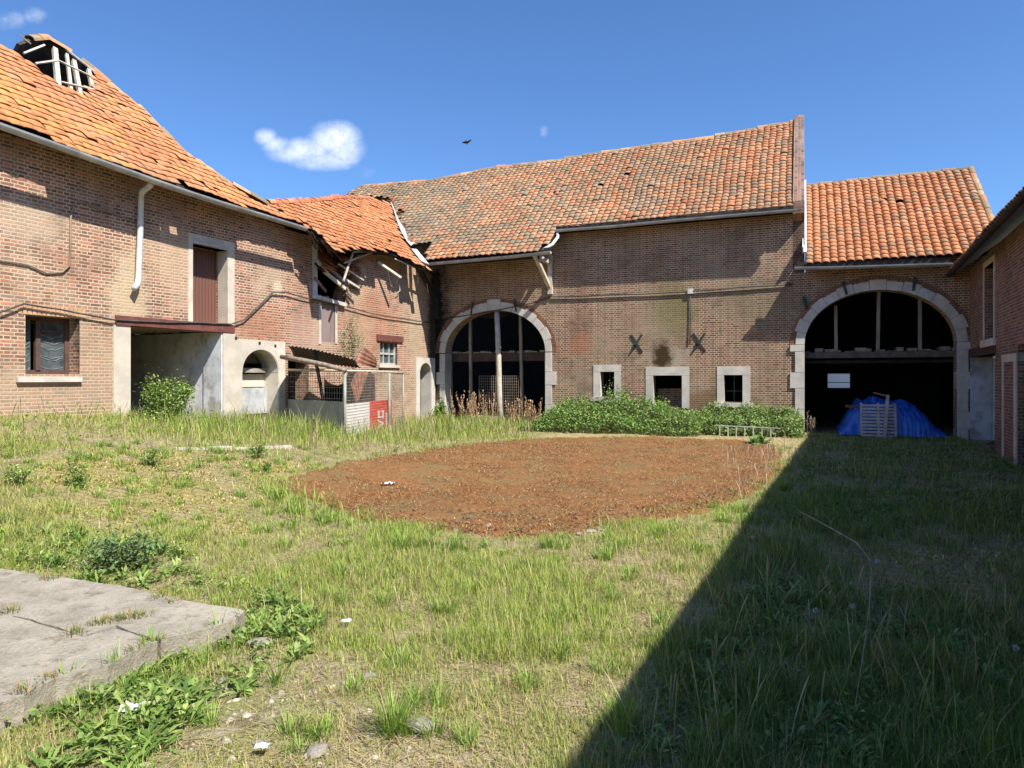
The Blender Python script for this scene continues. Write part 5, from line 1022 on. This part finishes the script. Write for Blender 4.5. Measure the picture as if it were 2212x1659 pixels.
def tufts(P, h, nb, cols, seed, spread=.05, w=.0035, name='grass_tufts'):
    rng = np.random.default_rng(seed); P = np.array([tuple(v)[:2] for v in P]); k = np.repeat(np.arange(len(P)), nb); n = len(k); a = rng.uniform(0, 6.3, n); r = spread*rng.random(n)**.7
    x, y = P[k, 0]+r*np.cos(a), P[k, 1]+r*np.sin(a); z = np.where(inpoly(x, y, SLAB), .14, terrain(x, y)); sc = rng.uniform(.6, 1.3, len(P))[k]
    c = np.array(cols)[rng.integers(0, len(cols), n)]*rng.normal(1, .15, n)[:, None].clip(.6, 1.4)
    o = strips(name, np.stack([x, y, z], 1), a+rng.normal(0, .5, n), h*sc*rng.uniform(.5, 1.2, n), w*(1+.1*y), rng.normal(1.2, .2, n).clip(.5, 1.5), rng.uniform(.3, 1.4, n), c, M_grass, prof=(1, .9, .6, 0)); o['kind'] = 'stuff'
LIM = [(.30, .46, .07), (.22, .36, .06), (.42, .50, .14), (.16, .28, .05)]
x, y = ingrid(420, 2.2, 13, 1.3, np.random.default_rng(8)); k = ~inpoly(x, y, MOSS) & ~inpoly(x, y, SLAB) & (SH(x, y) < .5) & (softmask(COB, x, y) < .5); tufts(list(zip(x[k], y[k])), .13, 46, LIM, 1)
tufts([ghit(x, y) for x, y in ((850, 1590), (845, 1580), (1340, 1590), (1345, 1560), (1420, 1165), (1440, 1155), (1180, 1185), (920, 1185), (985, 1190), (870, 1185), (640, 1110), (690, 1125), (600, 1080), (1605, 1110), (1570, 1130), (1690, 1060), (1700, 1020))], .19, 90, LIM, 2, .05)
sp = [at(x, y, (H-.14)*FD/(y-HY)) for x, y in ((215, 1345), (235, 1342), (260, 1337), (285, 1333), (305, 1330), (160, 1370), (20, 1322), (345, 1290), (370, 1300), (110, 1250), (335, 1384), (300, 1405), (250, 1432), (60, 1495), (110, 1465))]
tufts(sp, .05, 60, [(.30, .22, .08), (.24, .33, .08), (.18, .26, .06), (.45, .25, .12)], 3, .07, .003)
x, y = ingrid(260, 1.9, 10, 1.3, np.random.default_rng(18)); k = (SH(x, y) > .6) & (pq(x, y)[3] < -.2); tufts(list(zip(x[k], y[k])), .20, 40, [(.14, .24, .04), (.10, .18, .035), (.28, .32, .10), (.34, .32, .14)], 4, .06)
rq = np.random.default_rng(66); ex_ = rq.uniform(mp[:, 0].min()-.5, mp[:, 0].max()+.5, 4000); ey_ = rq.uniform(mp[:, 1].min()-.5, mp[:, 1].max()+.5, 4000); em = mossd(ex_, ey_); k = (em > .05) & (em < .98); tufts(list(zip(ex_[k][:260], ey_[k][:260])), .085, 22, LIM+[(.5, .4, .22)], 7, .06)
k = (em >= .98); tufts(list(zip(ex_[k][:70], ey_[k][:70])), .05, 12, [(.45, .36, .2), (.30, .34, .1), (.4, .26, .12)], 8, .08)
sl_ = [ghit(x+rq.uniform(-14, 14), y+rq.uniform(30, 75)) for x, y in [(520, 1345), (480, 1358), (440, 1368), (400, 1382), (370, 1392), (330, 1405), (300, 1418), (270, 1432), (240, 1448), (200, 1462), (160, 1472), (120, 1482), (80, 1502), (50, 1515)]*2]; tufts([v for v in sl_ if not inpoly(v.x, v.y, SLAB)], .11, 40, LIM, 9, .07)
rq = np.random.default_rng(55); cx_ = rq.uniform(-8, -3, 500); cy_ = rq.uniform(6, 14, 500); k = (softmask(COB, cx_, cy_) > .1) & (pq(cx_, cy_)[0] > .5); tufts(list(zip(cx_[k][:130], cy_[k][:130])), .11, 34, LIM, 6, .07)
# tall stems with seed heads in the shade and at the wall foot
def stalks(N, poly, h0, h1, seed, cols, name='tall_stalks', w=.004):
    rng = np.random.default_rng(seed); P_ = np.array(poly); x = rng.uniform(P_[:, 0].min(), P_[:, 0].max(), N*5); y = rng.uniform(max(1.8, P_[:, 1].min()), P_[:, 1].max(), N*5); k = inpoly(x, y, poly) & ~inpoly(x, y, SLAB); x, y = x[k][:N], y[k][:N]; n = len(x)
    c = np.array(cols)[rng.integers(0, len(cols), n)]*rng.normal(1, .15, n)[:, None].clip(.5, 1.5); L = rng.uniform(h0, h1, n)
    o = strips(name, np.stack([x, y, terrain(x, y)], 1), rng.uniform(0, 6.3, n), L, w*(1+.12*y), rng.normal(1.35, .13, n).clip(.8, 1.56), rng.uniform(.1, .7, n), c, M_grass, prof=(1, .9, .8, .9, 1.5, 0)); o['kind'] = 'stuff'
stalks(260, LP2, .18, .42, 1, [(.40, .36, .16), (.26, .30, .08), (.45, .38, .22), (.12, .2, .04)])
stalks(700, gpoly([(560, 1250), (900, 1180), (1500, 1170), (1640, 1100), (1400, 1500), (1150, 1659), (700, 1659), (640, 1400)]), .10, .20, 2, [(.48, .40, .19), (.34, .36, .09), (.42, .3, .2)], w=.0028)
stalks(1500, gpoly([(300, 940), (620, 915), (960, 905), (1180, 915), (1150, 950), (960, 965), (840, 985), (700, 1010), (600, 985), (300, 985)]), .25, .62, 3, [(.46, .36, .22), (.36, .27, .19), (.30, .34, .09), (.2, .28, .06)])
stalks(900, gpoly([(0, 880), (240, 890), (300, 985), (150, 1010), (0, 1010)]), .20, .5, 4, [(.46, .36, .2), (.30, .34, .09), (.2, .28, .06)])
stalks(220, gpoly([(1560, 985), (1700, 960), (1720, 1010), (1640, 1080), (1540, 1090)]), .12, .4, 9, [(.50, .38, .27), (.42, .31, .22)], w=.003)
stalks(130, gpoly([(600, 1060), (700, 1100), (820, 1150), (640, 1160), (560, 1100)]), .15, .3, 10, [(.34, .42, .10), (.28, .36, .07)], w=.005)
# named plants
def bush(name, label, cat, base, rx, ry, h, N, size, cols, seed, group=None, clump=9, stem=True, up=.5, flat=.75):
    rng = np.random.default_rng(seed); t = thing(name, label, cat, base, group); cc = rng.uniform(-1, 1, (clump, 3)); cc[:, 2] = rng.uniform(.15, .85, clump)
    cc[:, :2] *= .72*np.sqrt(np.clip(1.05-cc[:, 2:3]**2*.7, .1, 1)); i = rng.integers(0, clump, N); d = rng.normal(0, 1, (N, 3)); d /= np.linalg.norm(d, axis=1)[:, None]; rad = rng.random((N, 1))**.45
    C = cc[i]+d*rad*np.array([.46, .46, .30])*rng.uniform(.5, 1.2, (clump, 1))[i]; ex = rng.random(N) < .22; C[ex] += rng.normal(0, .16, (N, 3))[ex]; C = C*np.array([rx, ry, h])+np.array(base); C[:, 2] = np.maximum(C[:, 2], base[2]+.01)
    c = cols[rng.integers(0, len(cols), N)]*rng.normal(1, .13, N)[:, None].clip(.6, 1.4)*(.85+.3*rng.random((clump, 1))[i]); leafcloud('foliage', C, size, c, M_leaf, t, up=up, rng=rng)
    if stem:
        mb = MB()
        for k in range(min(clump, 8)):
            e = Vector(cc[k]*np.array([rx, ry, h]))+Vector(base); b = Vector(base); mb.tube([b, b.lerp(e, .5)+Vector((0, 0, .05*h)), e, e+(e-b)*.25], [.012, .009, .005, .002], 5)
        mb.build('stem', plain('green_stem', (.12, .13, .05), (.2, .15, .08), 6), t)
    return t
b = ghit(362, 918); bush('shrub', 'leafy green shrub growing in front of the porch opening', 'shrub', b, .52, .45, .84, 3000, .06, GL, 1, clump=20)
b = LW.pt(LZ(752, 765)[0], LZ(752, 770)[1], .16); bush('wall_plant', 'pale green shrub sprouting from the brickwork beside the boarded window', 'shrub', b, .48, .30, 1.30, 1000, .045, np.array([(.26, .32, .14), (.36, .40, .22), (.16, .24, .08)]), 2, clump=26, up=.2, stem=False)
for k, (px, py, r, h, lab) in enumerate(((325, 1007, .17, .27, 'round tuft of green weed on the mossy cobbles near the kerbstones'), (166, 1053, .10, .34, 'narrow upright weed standing alone on the mossy cobbles'), (40, 1050, .13, .22, 'green weed at the left edge of the cobbles'), (552, 990, .14, .22, 'small weed beside the right end of the kerbstones'), (572, 1020, .08, .14, 'tiny weed on the cobbles below the kerbstones'))):
    bush('weed', lab, 'weed', ghit(px, py), r*1.15, r*1.15, h, 420, .032, GL*1.15, 10+k, clump=12)
bush('weed', 'bluish green bushy weed growing behind the concrete slab', 'weed', ghit(265, 1235), .34, .27, .34, 800, .04, np.array([(.15, .23, .08), (.18, .27, .11), (.12, .19, .07)]), 30, clump=18)
b = FA.pt(FZ(952, 880, .5)[0], .0, .5); bush('shrub', 'bright green leafy plant at the foot of the barn arch left jamb', 'shrub', b, .26, .24, .80, 900, .07, np.array([(.22, .38, .06), (.28, .42, .08)]), 31, clump=7)
# nettle thicket along the barn wall
rng = np.random.default_rng(5); px_ = [1150, 1185, 1215, 1260, 1310, 1370, 1420, 1460, 1500, 1540, 1580, 1640, 1700, 1725, 1735]; tp_ = [918, 898, 882, 866, 858, 858, 862, 878, 888, 884, 890, 880, 884, 892, 908]
def thicket(pa_, pb_, N, label, seed, cols, o0=.1, o1=1.9, grp=None):
    rng = np.random.default_rng(seed); px = rng.uniform(pa_, pb_, N); o = rng.uniform(o0, o1, N); ty = np.interp(px, px_, tp_); v = rng.random(N)
    a = np.array([FZ(p_, 900)[0] for p_ in (pa_, pb_)]); aa = np.interp(px, [pa_, pb_], a); P = np.array(FA.O)[None]+aa[:, None]*np.array(FA.u)+o[:, None]*np.array(FA.n)
    zt = H-(ty-HY)*(P[:, 1])/FD; prof = np.clip(1.06-.85*((o-o0)/(o1-o0))**1.3, .12, 1); hgt = np.maximum(zt*prof*(.42+1.1*fbm(P[:, 0], P[:, 1], 2.3, seed)), .1); z = hgt*(rng.random(N)**.42)
    lit = fbm(P[:, 0]*1.0, P[:, 1]+z, 2.4, seed+1); c = cols[rng.integers(0, len(cols), N)]*(.45+1.1*lit)[:, None]*rng.normal(1, .12, N)[:, None].clip(.6, 1.4)
    t = thing('thicket', label, 'thicket', FA.pt(a.mean(), 0, .9)); C = np.stack([P[:, 0], P[:, 1], z], 1); leafcloud('foliage', C, .075, c, M_leaf, t, up=.5, rng=rng, asp=.6)
    k = rng.integers(0, N, 900); k = k[hgt[k] > .3]; m_ = len(k)
    for rep in range(1):
        zz_ = hgt[k]*.75; L_ = .10+.28*rng.random(m_)*hgt[k]; base_ = np.stack([P[k, 0], P[k, 1], zz_], 1); SC = []
        for f_ in np.linspace(.3, 1, 5): SC.append(base_+np.stack([rng.normal(0, .035, m_), rng.normal(0, .035, m_), L_*f_+zz_*.0+hgt[k]*.12], 1))
        SC = np.concatenate(SC); leafcloud('shoots', SC, .06, cols[rng.integers(0, len(cols), len(SC))]*1.25, M_leaf, t, up=.3, rng=rng)
    mb = MB()
    for k in range(160):
        i = rng.integers(0, N); mb.tube([Vector((P[i, 0], P[i, 1], 0)), Vector((P[i, 0]+rng.uniform(-.1, .1), P[i, 1], hgt[i]*.95))], .006, 3, False)
    mb.build('stem', plain('green_stem', (.12, .13, .05), (.2, .15, .08), 6), t)
thicket(1165, 1530, 15000, 'tall dark green nettle thicket under the left and middle barn windows', 1, np.array([(.15, .26, .06), (.22, .34, .08), (.10, .18, .04), (.32, .41, .12)]))
thicket(1525, 1735, 7000, 'lower lighter green thicket under the right barn window behind the ladder', 2, np.array([(.18, .30, .07), (.24, .35, .10), (.12, .20, .05), (.33, .36, .14)]), .05, 1.15)
# dock plant
c_ = ghit(1640, 962); a = rosettes(np.array([c_.x, c_.x+.12, c_.x-.1]), np.array([c_.y, c_.y+.05, c_.y+.02]), 12, .40, .13, np.array([(.13, .26, .06), (.17, .31, .08)]), el=.9)
o = strips('dock_plant', a[0], a[1], a[2], a[3], a[4], a[5], a[6], M_leaf, prof=(.2, .75, 1.0, .95, .6, 0)); tag(o, 'broad leaved dock plant in front of the ladder at the moss edge', 'plant')
# dry weeds in front of the barn arch
def dryweeds(label, pa_, pb_, pyb, ytop, N, seed, cols, wall=False):
    rng = np.random.default_rng(seed); px = rng.uniform(pa_, pb_, N); b = []; t = thing('dry_weeds', label, 'dead plant', FA.pt(FZ((pa_+pb_)/2, 850)[0], 0, .3) if wall else ghit((pa_+pb_)/2, pyb)); rt_ = []; az = []; L = []; el = []
    for p_ in px:
        if wall: oo = rng.uniform(.1, .7); g0 = FA.pt(FZ(p_, 850, oo)[0], 0, oo); h = (H+(HY-ytop)/FD*g0.y)*rng.uniform(.55, 1.0)
        else: g0 = ghit(p_, pyb+rng.uniform(-3, 3)); h = (pyb-rng.uniform(ytop, (ytop*1.6+pyb)/2.6))*g0.y/FD
        d = rng.uniform(0, 6.3); e = rng.normal(1.4, .12)
        rt_.append(g0); az.append(d); L.append(h); el.append(e)
        for k in range(26):
            s = rng.uniform(.25, 1); q_ = g0+Vector((math.cos(d)*math.cos(e)*h*s, math.sin(d)*math.cos(e)*h*s, math.sin(e)*h*s)); rt_.append(q_); az.append(rng.uniform(0, 6.3)); L.append(rng.uniform(.04, .16)*(1.2-s*.6)); el.append(rng.uniform(.5, 1.4))
    n = len(L); c = np.array(cols)[rng.integers(0, len(cols), n)]*rng.normal(1, .15, n)[:, None].clip(.5, 1.5)
    strips('stalks', np.array([tuple(v) for v in rt_]), np.array(az), np.array(L), np.full(n, .026), np.array(el), np.full(n, .2), c, M_dry, t, prof=(1, .8, 0))
TAN = [(.52, .34, .20), (.60, .43, .27), (.42, .26, .16)]
dryweeds('clump of dry tan weeds standing in the left half of the barn arch', 978, 1066, 918, 842, 46, 1, TAN, True); dryweeds('clump of dry tan weeds right of the big post in the barn arch', 1090, 1170, 918, 856, 38, 2, TAN, True); dryweeds('single greyish dead weed at the left jamb of the barn arch', 965, 980, 915, 838, 4, 3, [(.36, .30, .26)], True)
dryweeds('brown dead weeds bent at the left jamb of the wide arch', 1743, 1760, 943, 885, 5, 4, [(.3, .24, .17)])
# sticks and dandelion clocks
ob = MB().tube([at(1884, 1215, 3.55), at(1880, 1290, 3.45), at(1868, 1390, 3.3), at(1856, 1470, 3.2), at(1842, 1552, 3.08)], [.0012, .002, .0025, .0025, .002], 6).build('stick', M_wood, None, True); tag(ob, 'pale bent stick standing in the shaded grass', 'stick')
ob = MB().tube([at(1725, 1103, 4.6), at(1790, 1138, 4.4), at(1850, 1172, 4.2), at(1882, 1212, 4.0)], [.003, .004, .005, .005], 6).build('twig', M_wood, None, True); tag(ob, 'long thin arching twig above the shaded cobbles', 'twig')
hd = None
for px, py, yb, dl in ((1626, 1160, 1215, 'nearest the shadow edge'), (2195, 1400, 1470, 'at the right edge of the photo'), (1842, 1309, 1400, 'just left of the pale stick'), (1895, 1212, 1300, 'at the tip of the pale stick'), (1762, 1318, 1400, 'lowest and left of the stick'), (2108, 1186, 1230, 'far right near the brick wing')):
    b = ghit(px, yb); z = H+(HY-py)/FD*b.y; t = thing('dandelion', 'white dandelion clock on a thin stalk, '+dl, 'dandelion', b, 'dandelion clocks in the shade')
    MB().tube([b, Vector((b.x, b.y, z))], .003, 5).build('stalk', M_wood, t)
    d = RNG.normal(0, 1, (90, 3)); d /= np.linalg.norm(d, axis=1)[:, None]; leafcloud('seed_head', np.array((b.x, b.y, z))+d*.014, .009, np.full((90, 3), .6), M_leaf, t)
# ------------------------------------------------------------------ stones, rubble and litter
def rock(seed, flat=.55):
    rng = np.random.default_rng(seed); import bmesh as bmm; bm2 = bmm.new(); bmm.ops.create_icosphere(bm2, subdivisions=2, radius=1)
    D = rng.normal(0, 1, (6, 3)); D /= np.linalg.norm(D, axis=1)[:, None]
    for v in bm2.verts:
        c = np.array(v.co); k = 1-.32*sum(max(0, float(c@d)-.45) for d in D)+rng.normal(0, .03); v.co = Vector(c*k); v.co.z *= flat
    me = bpy.data.meshes.new('stone'); bm2.to_mesh(me); bm2.free(); me.materials.append(M_rock); return me
M_rock = plain('field_stone', (.38, .34, .28), (.22, .19, .15), 9, .9, .5)
RK = [rock(s) for s in range(5)]
st_px = [(1040,1128),(1055,1140),(1185,1121),(1203,1129),(1192,1136),(1290,1133),(1318,1126),(1330,1138),(1345,1132),(1366,1139),(1300,1146),(1380,1131),(1275,1150),(1100,1152),(890,1136),(1440,1128),(1560,1098),(1610,1092),(985,1150),(1250,1156)]
ORD = 'leftmost second third fourth fifth sixth seventh eighth ninth tenth eleventh twelfth thirteenth fourteenth fifteenth sixteenth seventeenth eighteenth nineteenth rightmost'.split()
st_px = sorted(st_px)[:20]
for k, (px, py) in enumerate(st_px):
    o = bpy.data.objects.new('stone', RK[k % 5]); scene.collection.objects.link(o); b = ghit(px, py); s = random.uniform(.02, .06); o.location = b+Vector((0, 0, .012)); o.scale = (s*random.uniform(.8, 1.5), s, s*.9); o.rotation_euler = (0, 0, random.uniform(0, 6)); tag(o, 'pale broken stone on the moss bed rim, '+ORD[k]+' of the twenty from the left', 'stone', 'stones along the moss bed')
for px, py, s, lab in ((683, 1632, .055, 'rounded pale stone in the bare ground near the bottom edge'), (560, 1612, .03, 'small flat white stone left of the rounded pale stone'), (800, 1455+12, .05, 'grey stone in the grass right of the slab corner'), (905, 1580, .07, 'flat grey stone beside a green grass tuft'), (560, 1395, .07, 'broken concrete lump below the slab corner'), (480, 1475, .035, 'white chip of stone between weeds and bare soil')):
    o = bpy.data.objects.new('stone', RK[int(px) % 5]); scene.collection.objects.link(o); o.location = ghit(px, py)+Vector((0, 0, s*.25)); o.scale = (s*1.2, s*.9, s*.7); o.rotation_euler = (0, 0, px); tag(o, lab, 'stone')
def paper(px, py, s, lab, cat, col):
    rng = np.random.default_rng(int(px)); g0 = ghit(px, py); V = []; F = []; n = 7
    for j in range(n):
        for i in range(n): V.append((g0.x+(i/(n-1)-.5)*s*2+rng.normal(0, s*.06), g0.y+(j/(n-1)-.5)*s*1.4+rng.normal(0, s*.06), g0.z+.05+abs(rng.normal(0, s*.16))))
    for j in range(n-1):
        for i in range(n-1): F.append((j*n+i, j*n+i+1, (j+1)*n+i+1, (j+1)*n+i))
    ob = MB().add(V, F).build('litter', plain('litter_'+str(px), col, tuple(v*.8 for v in col), 8, .7, .1), None, True); tag(ob, lab, cat)
paper(838, 1053, .09, 'crumpled white scrap lying on the left part of the moss bed', 'litter', (.75, .75, .74)); paper(290, 1553, .055, 'crumpled white plastic scrap in the weeds below the slab', 'litter', (.8, .78, .75))
paper(566, 1642, .03, 'bluish white paper scrap at the bottom edge', 'litter', (.65, .75, .82)); paper(748, 1358, .03, 'bluish grey scrap in the straw coloured grass', 'litter', (.5, .55, .6)); paper(925, 1012+60, .02, 'tiny pale scrap inside the moss bed', 'litter', (.6, .55, .45))
# gravel and crumbs
def crumbs(name, poly, N, s0, s1, seed, cols, lift=0.0):
    rng = np.random.default_rng(seed); P_ = np.array(poly); x = rng.uniform(P_[:, 0].min(), P_[:, 0].max(), N*4); y = rng.uniform(max(1.7, P_[:, 1].min()), P_[:, 1].max(), N*4); k = inpoly(x, y, poly); x, y = x[k][:N], y[k][:N]; n = len(x)
    T = np.array([(1, 0, 0), (-1, 0, 0), (0, 1, 0), (0, -1, 0), (0, 0, 1), (0, 0, -1)], float); f = np.array([(0, 2, 4), (2, 1, 4), (1, 3, 4), (3, 0, 4), (2, 0, 5), (1, 2, 5), (3, 1, 5), (0, 3, 5)])
    S = rng.uniform(s0, s1, (n, 1, 1))*np.array([1, .8, .5]); V = T[None]*S*rng.uniform(.6, 1.3, (n, 6, 1)); a = rng.uniform(0, 6.3, n); ca, sa_ = np.cos(a)[:, None], np.sin(a)[:, None]; V = np.stack([V[..., 0]*ca-V[..., 1]*sa_, V[..., 0]*sa_+V[..., 1]*ca, V[..., 2]], -1)+np.stack([x, y, terrain(x, y)+lift], -1)[:, None]
    me = bpy.data.meshes.new(name); npmesh(me, V.reshape(-1, 3), (f[None]+(np.arange(n)*6)[:, None, None]).reshape(-1, 3), 3); setcol(me, np.repeat(np.array(cols)[rng.integers(0, len(cols), n)]*rng.normal(1, .15, n)[:, None].clip(.5, 1.5), 6, 0)); o = link(name, me, M_dry, None); o['kind'] = 'stuff'
crumbs('gravel', DIRT, 1300, .004, .018, 1, [(.34, .28, .20), (.42, .36, .28), (.25, .19, .13), (.3, .2, .13)], .0)
crumbs('gravel', DIRT, 60, .02, .045, 11, [(.42, .36, .28), (.48, .43, .35)], -.004)
crumbs('gravel', gpoly([(1300, 1659), (1420, 1480), (1800, 1400), (2212, 1500), (2212, 1659)]), 1500, .005, .02, 2, [(.3, .26, .22), (.4, .37, .33), (.2, .15, .1)], .004)
crumbs('moss_crumbs', gpoly([(700, 1085), (780, 1128), (900, 1140), (1050, 1158), (1200, 1162), (1440, 1122), (1590, 1085), (1655, 1050), (1620, 1040), (1440, 1090), (1200, 1120), (900, 1105)]), 500, .008, .022, 3, [(.3, .24, .18), (.16, .07, .03), (.1, .06, .035)], .05)
crumbs('rubble', gpoly([(2120, 940), (2200, 935), (2212, 1000), (2140, 975)]), 260, .03, .09, 4, [(.2, .12, .09), (.12, .1, .08)], .04)
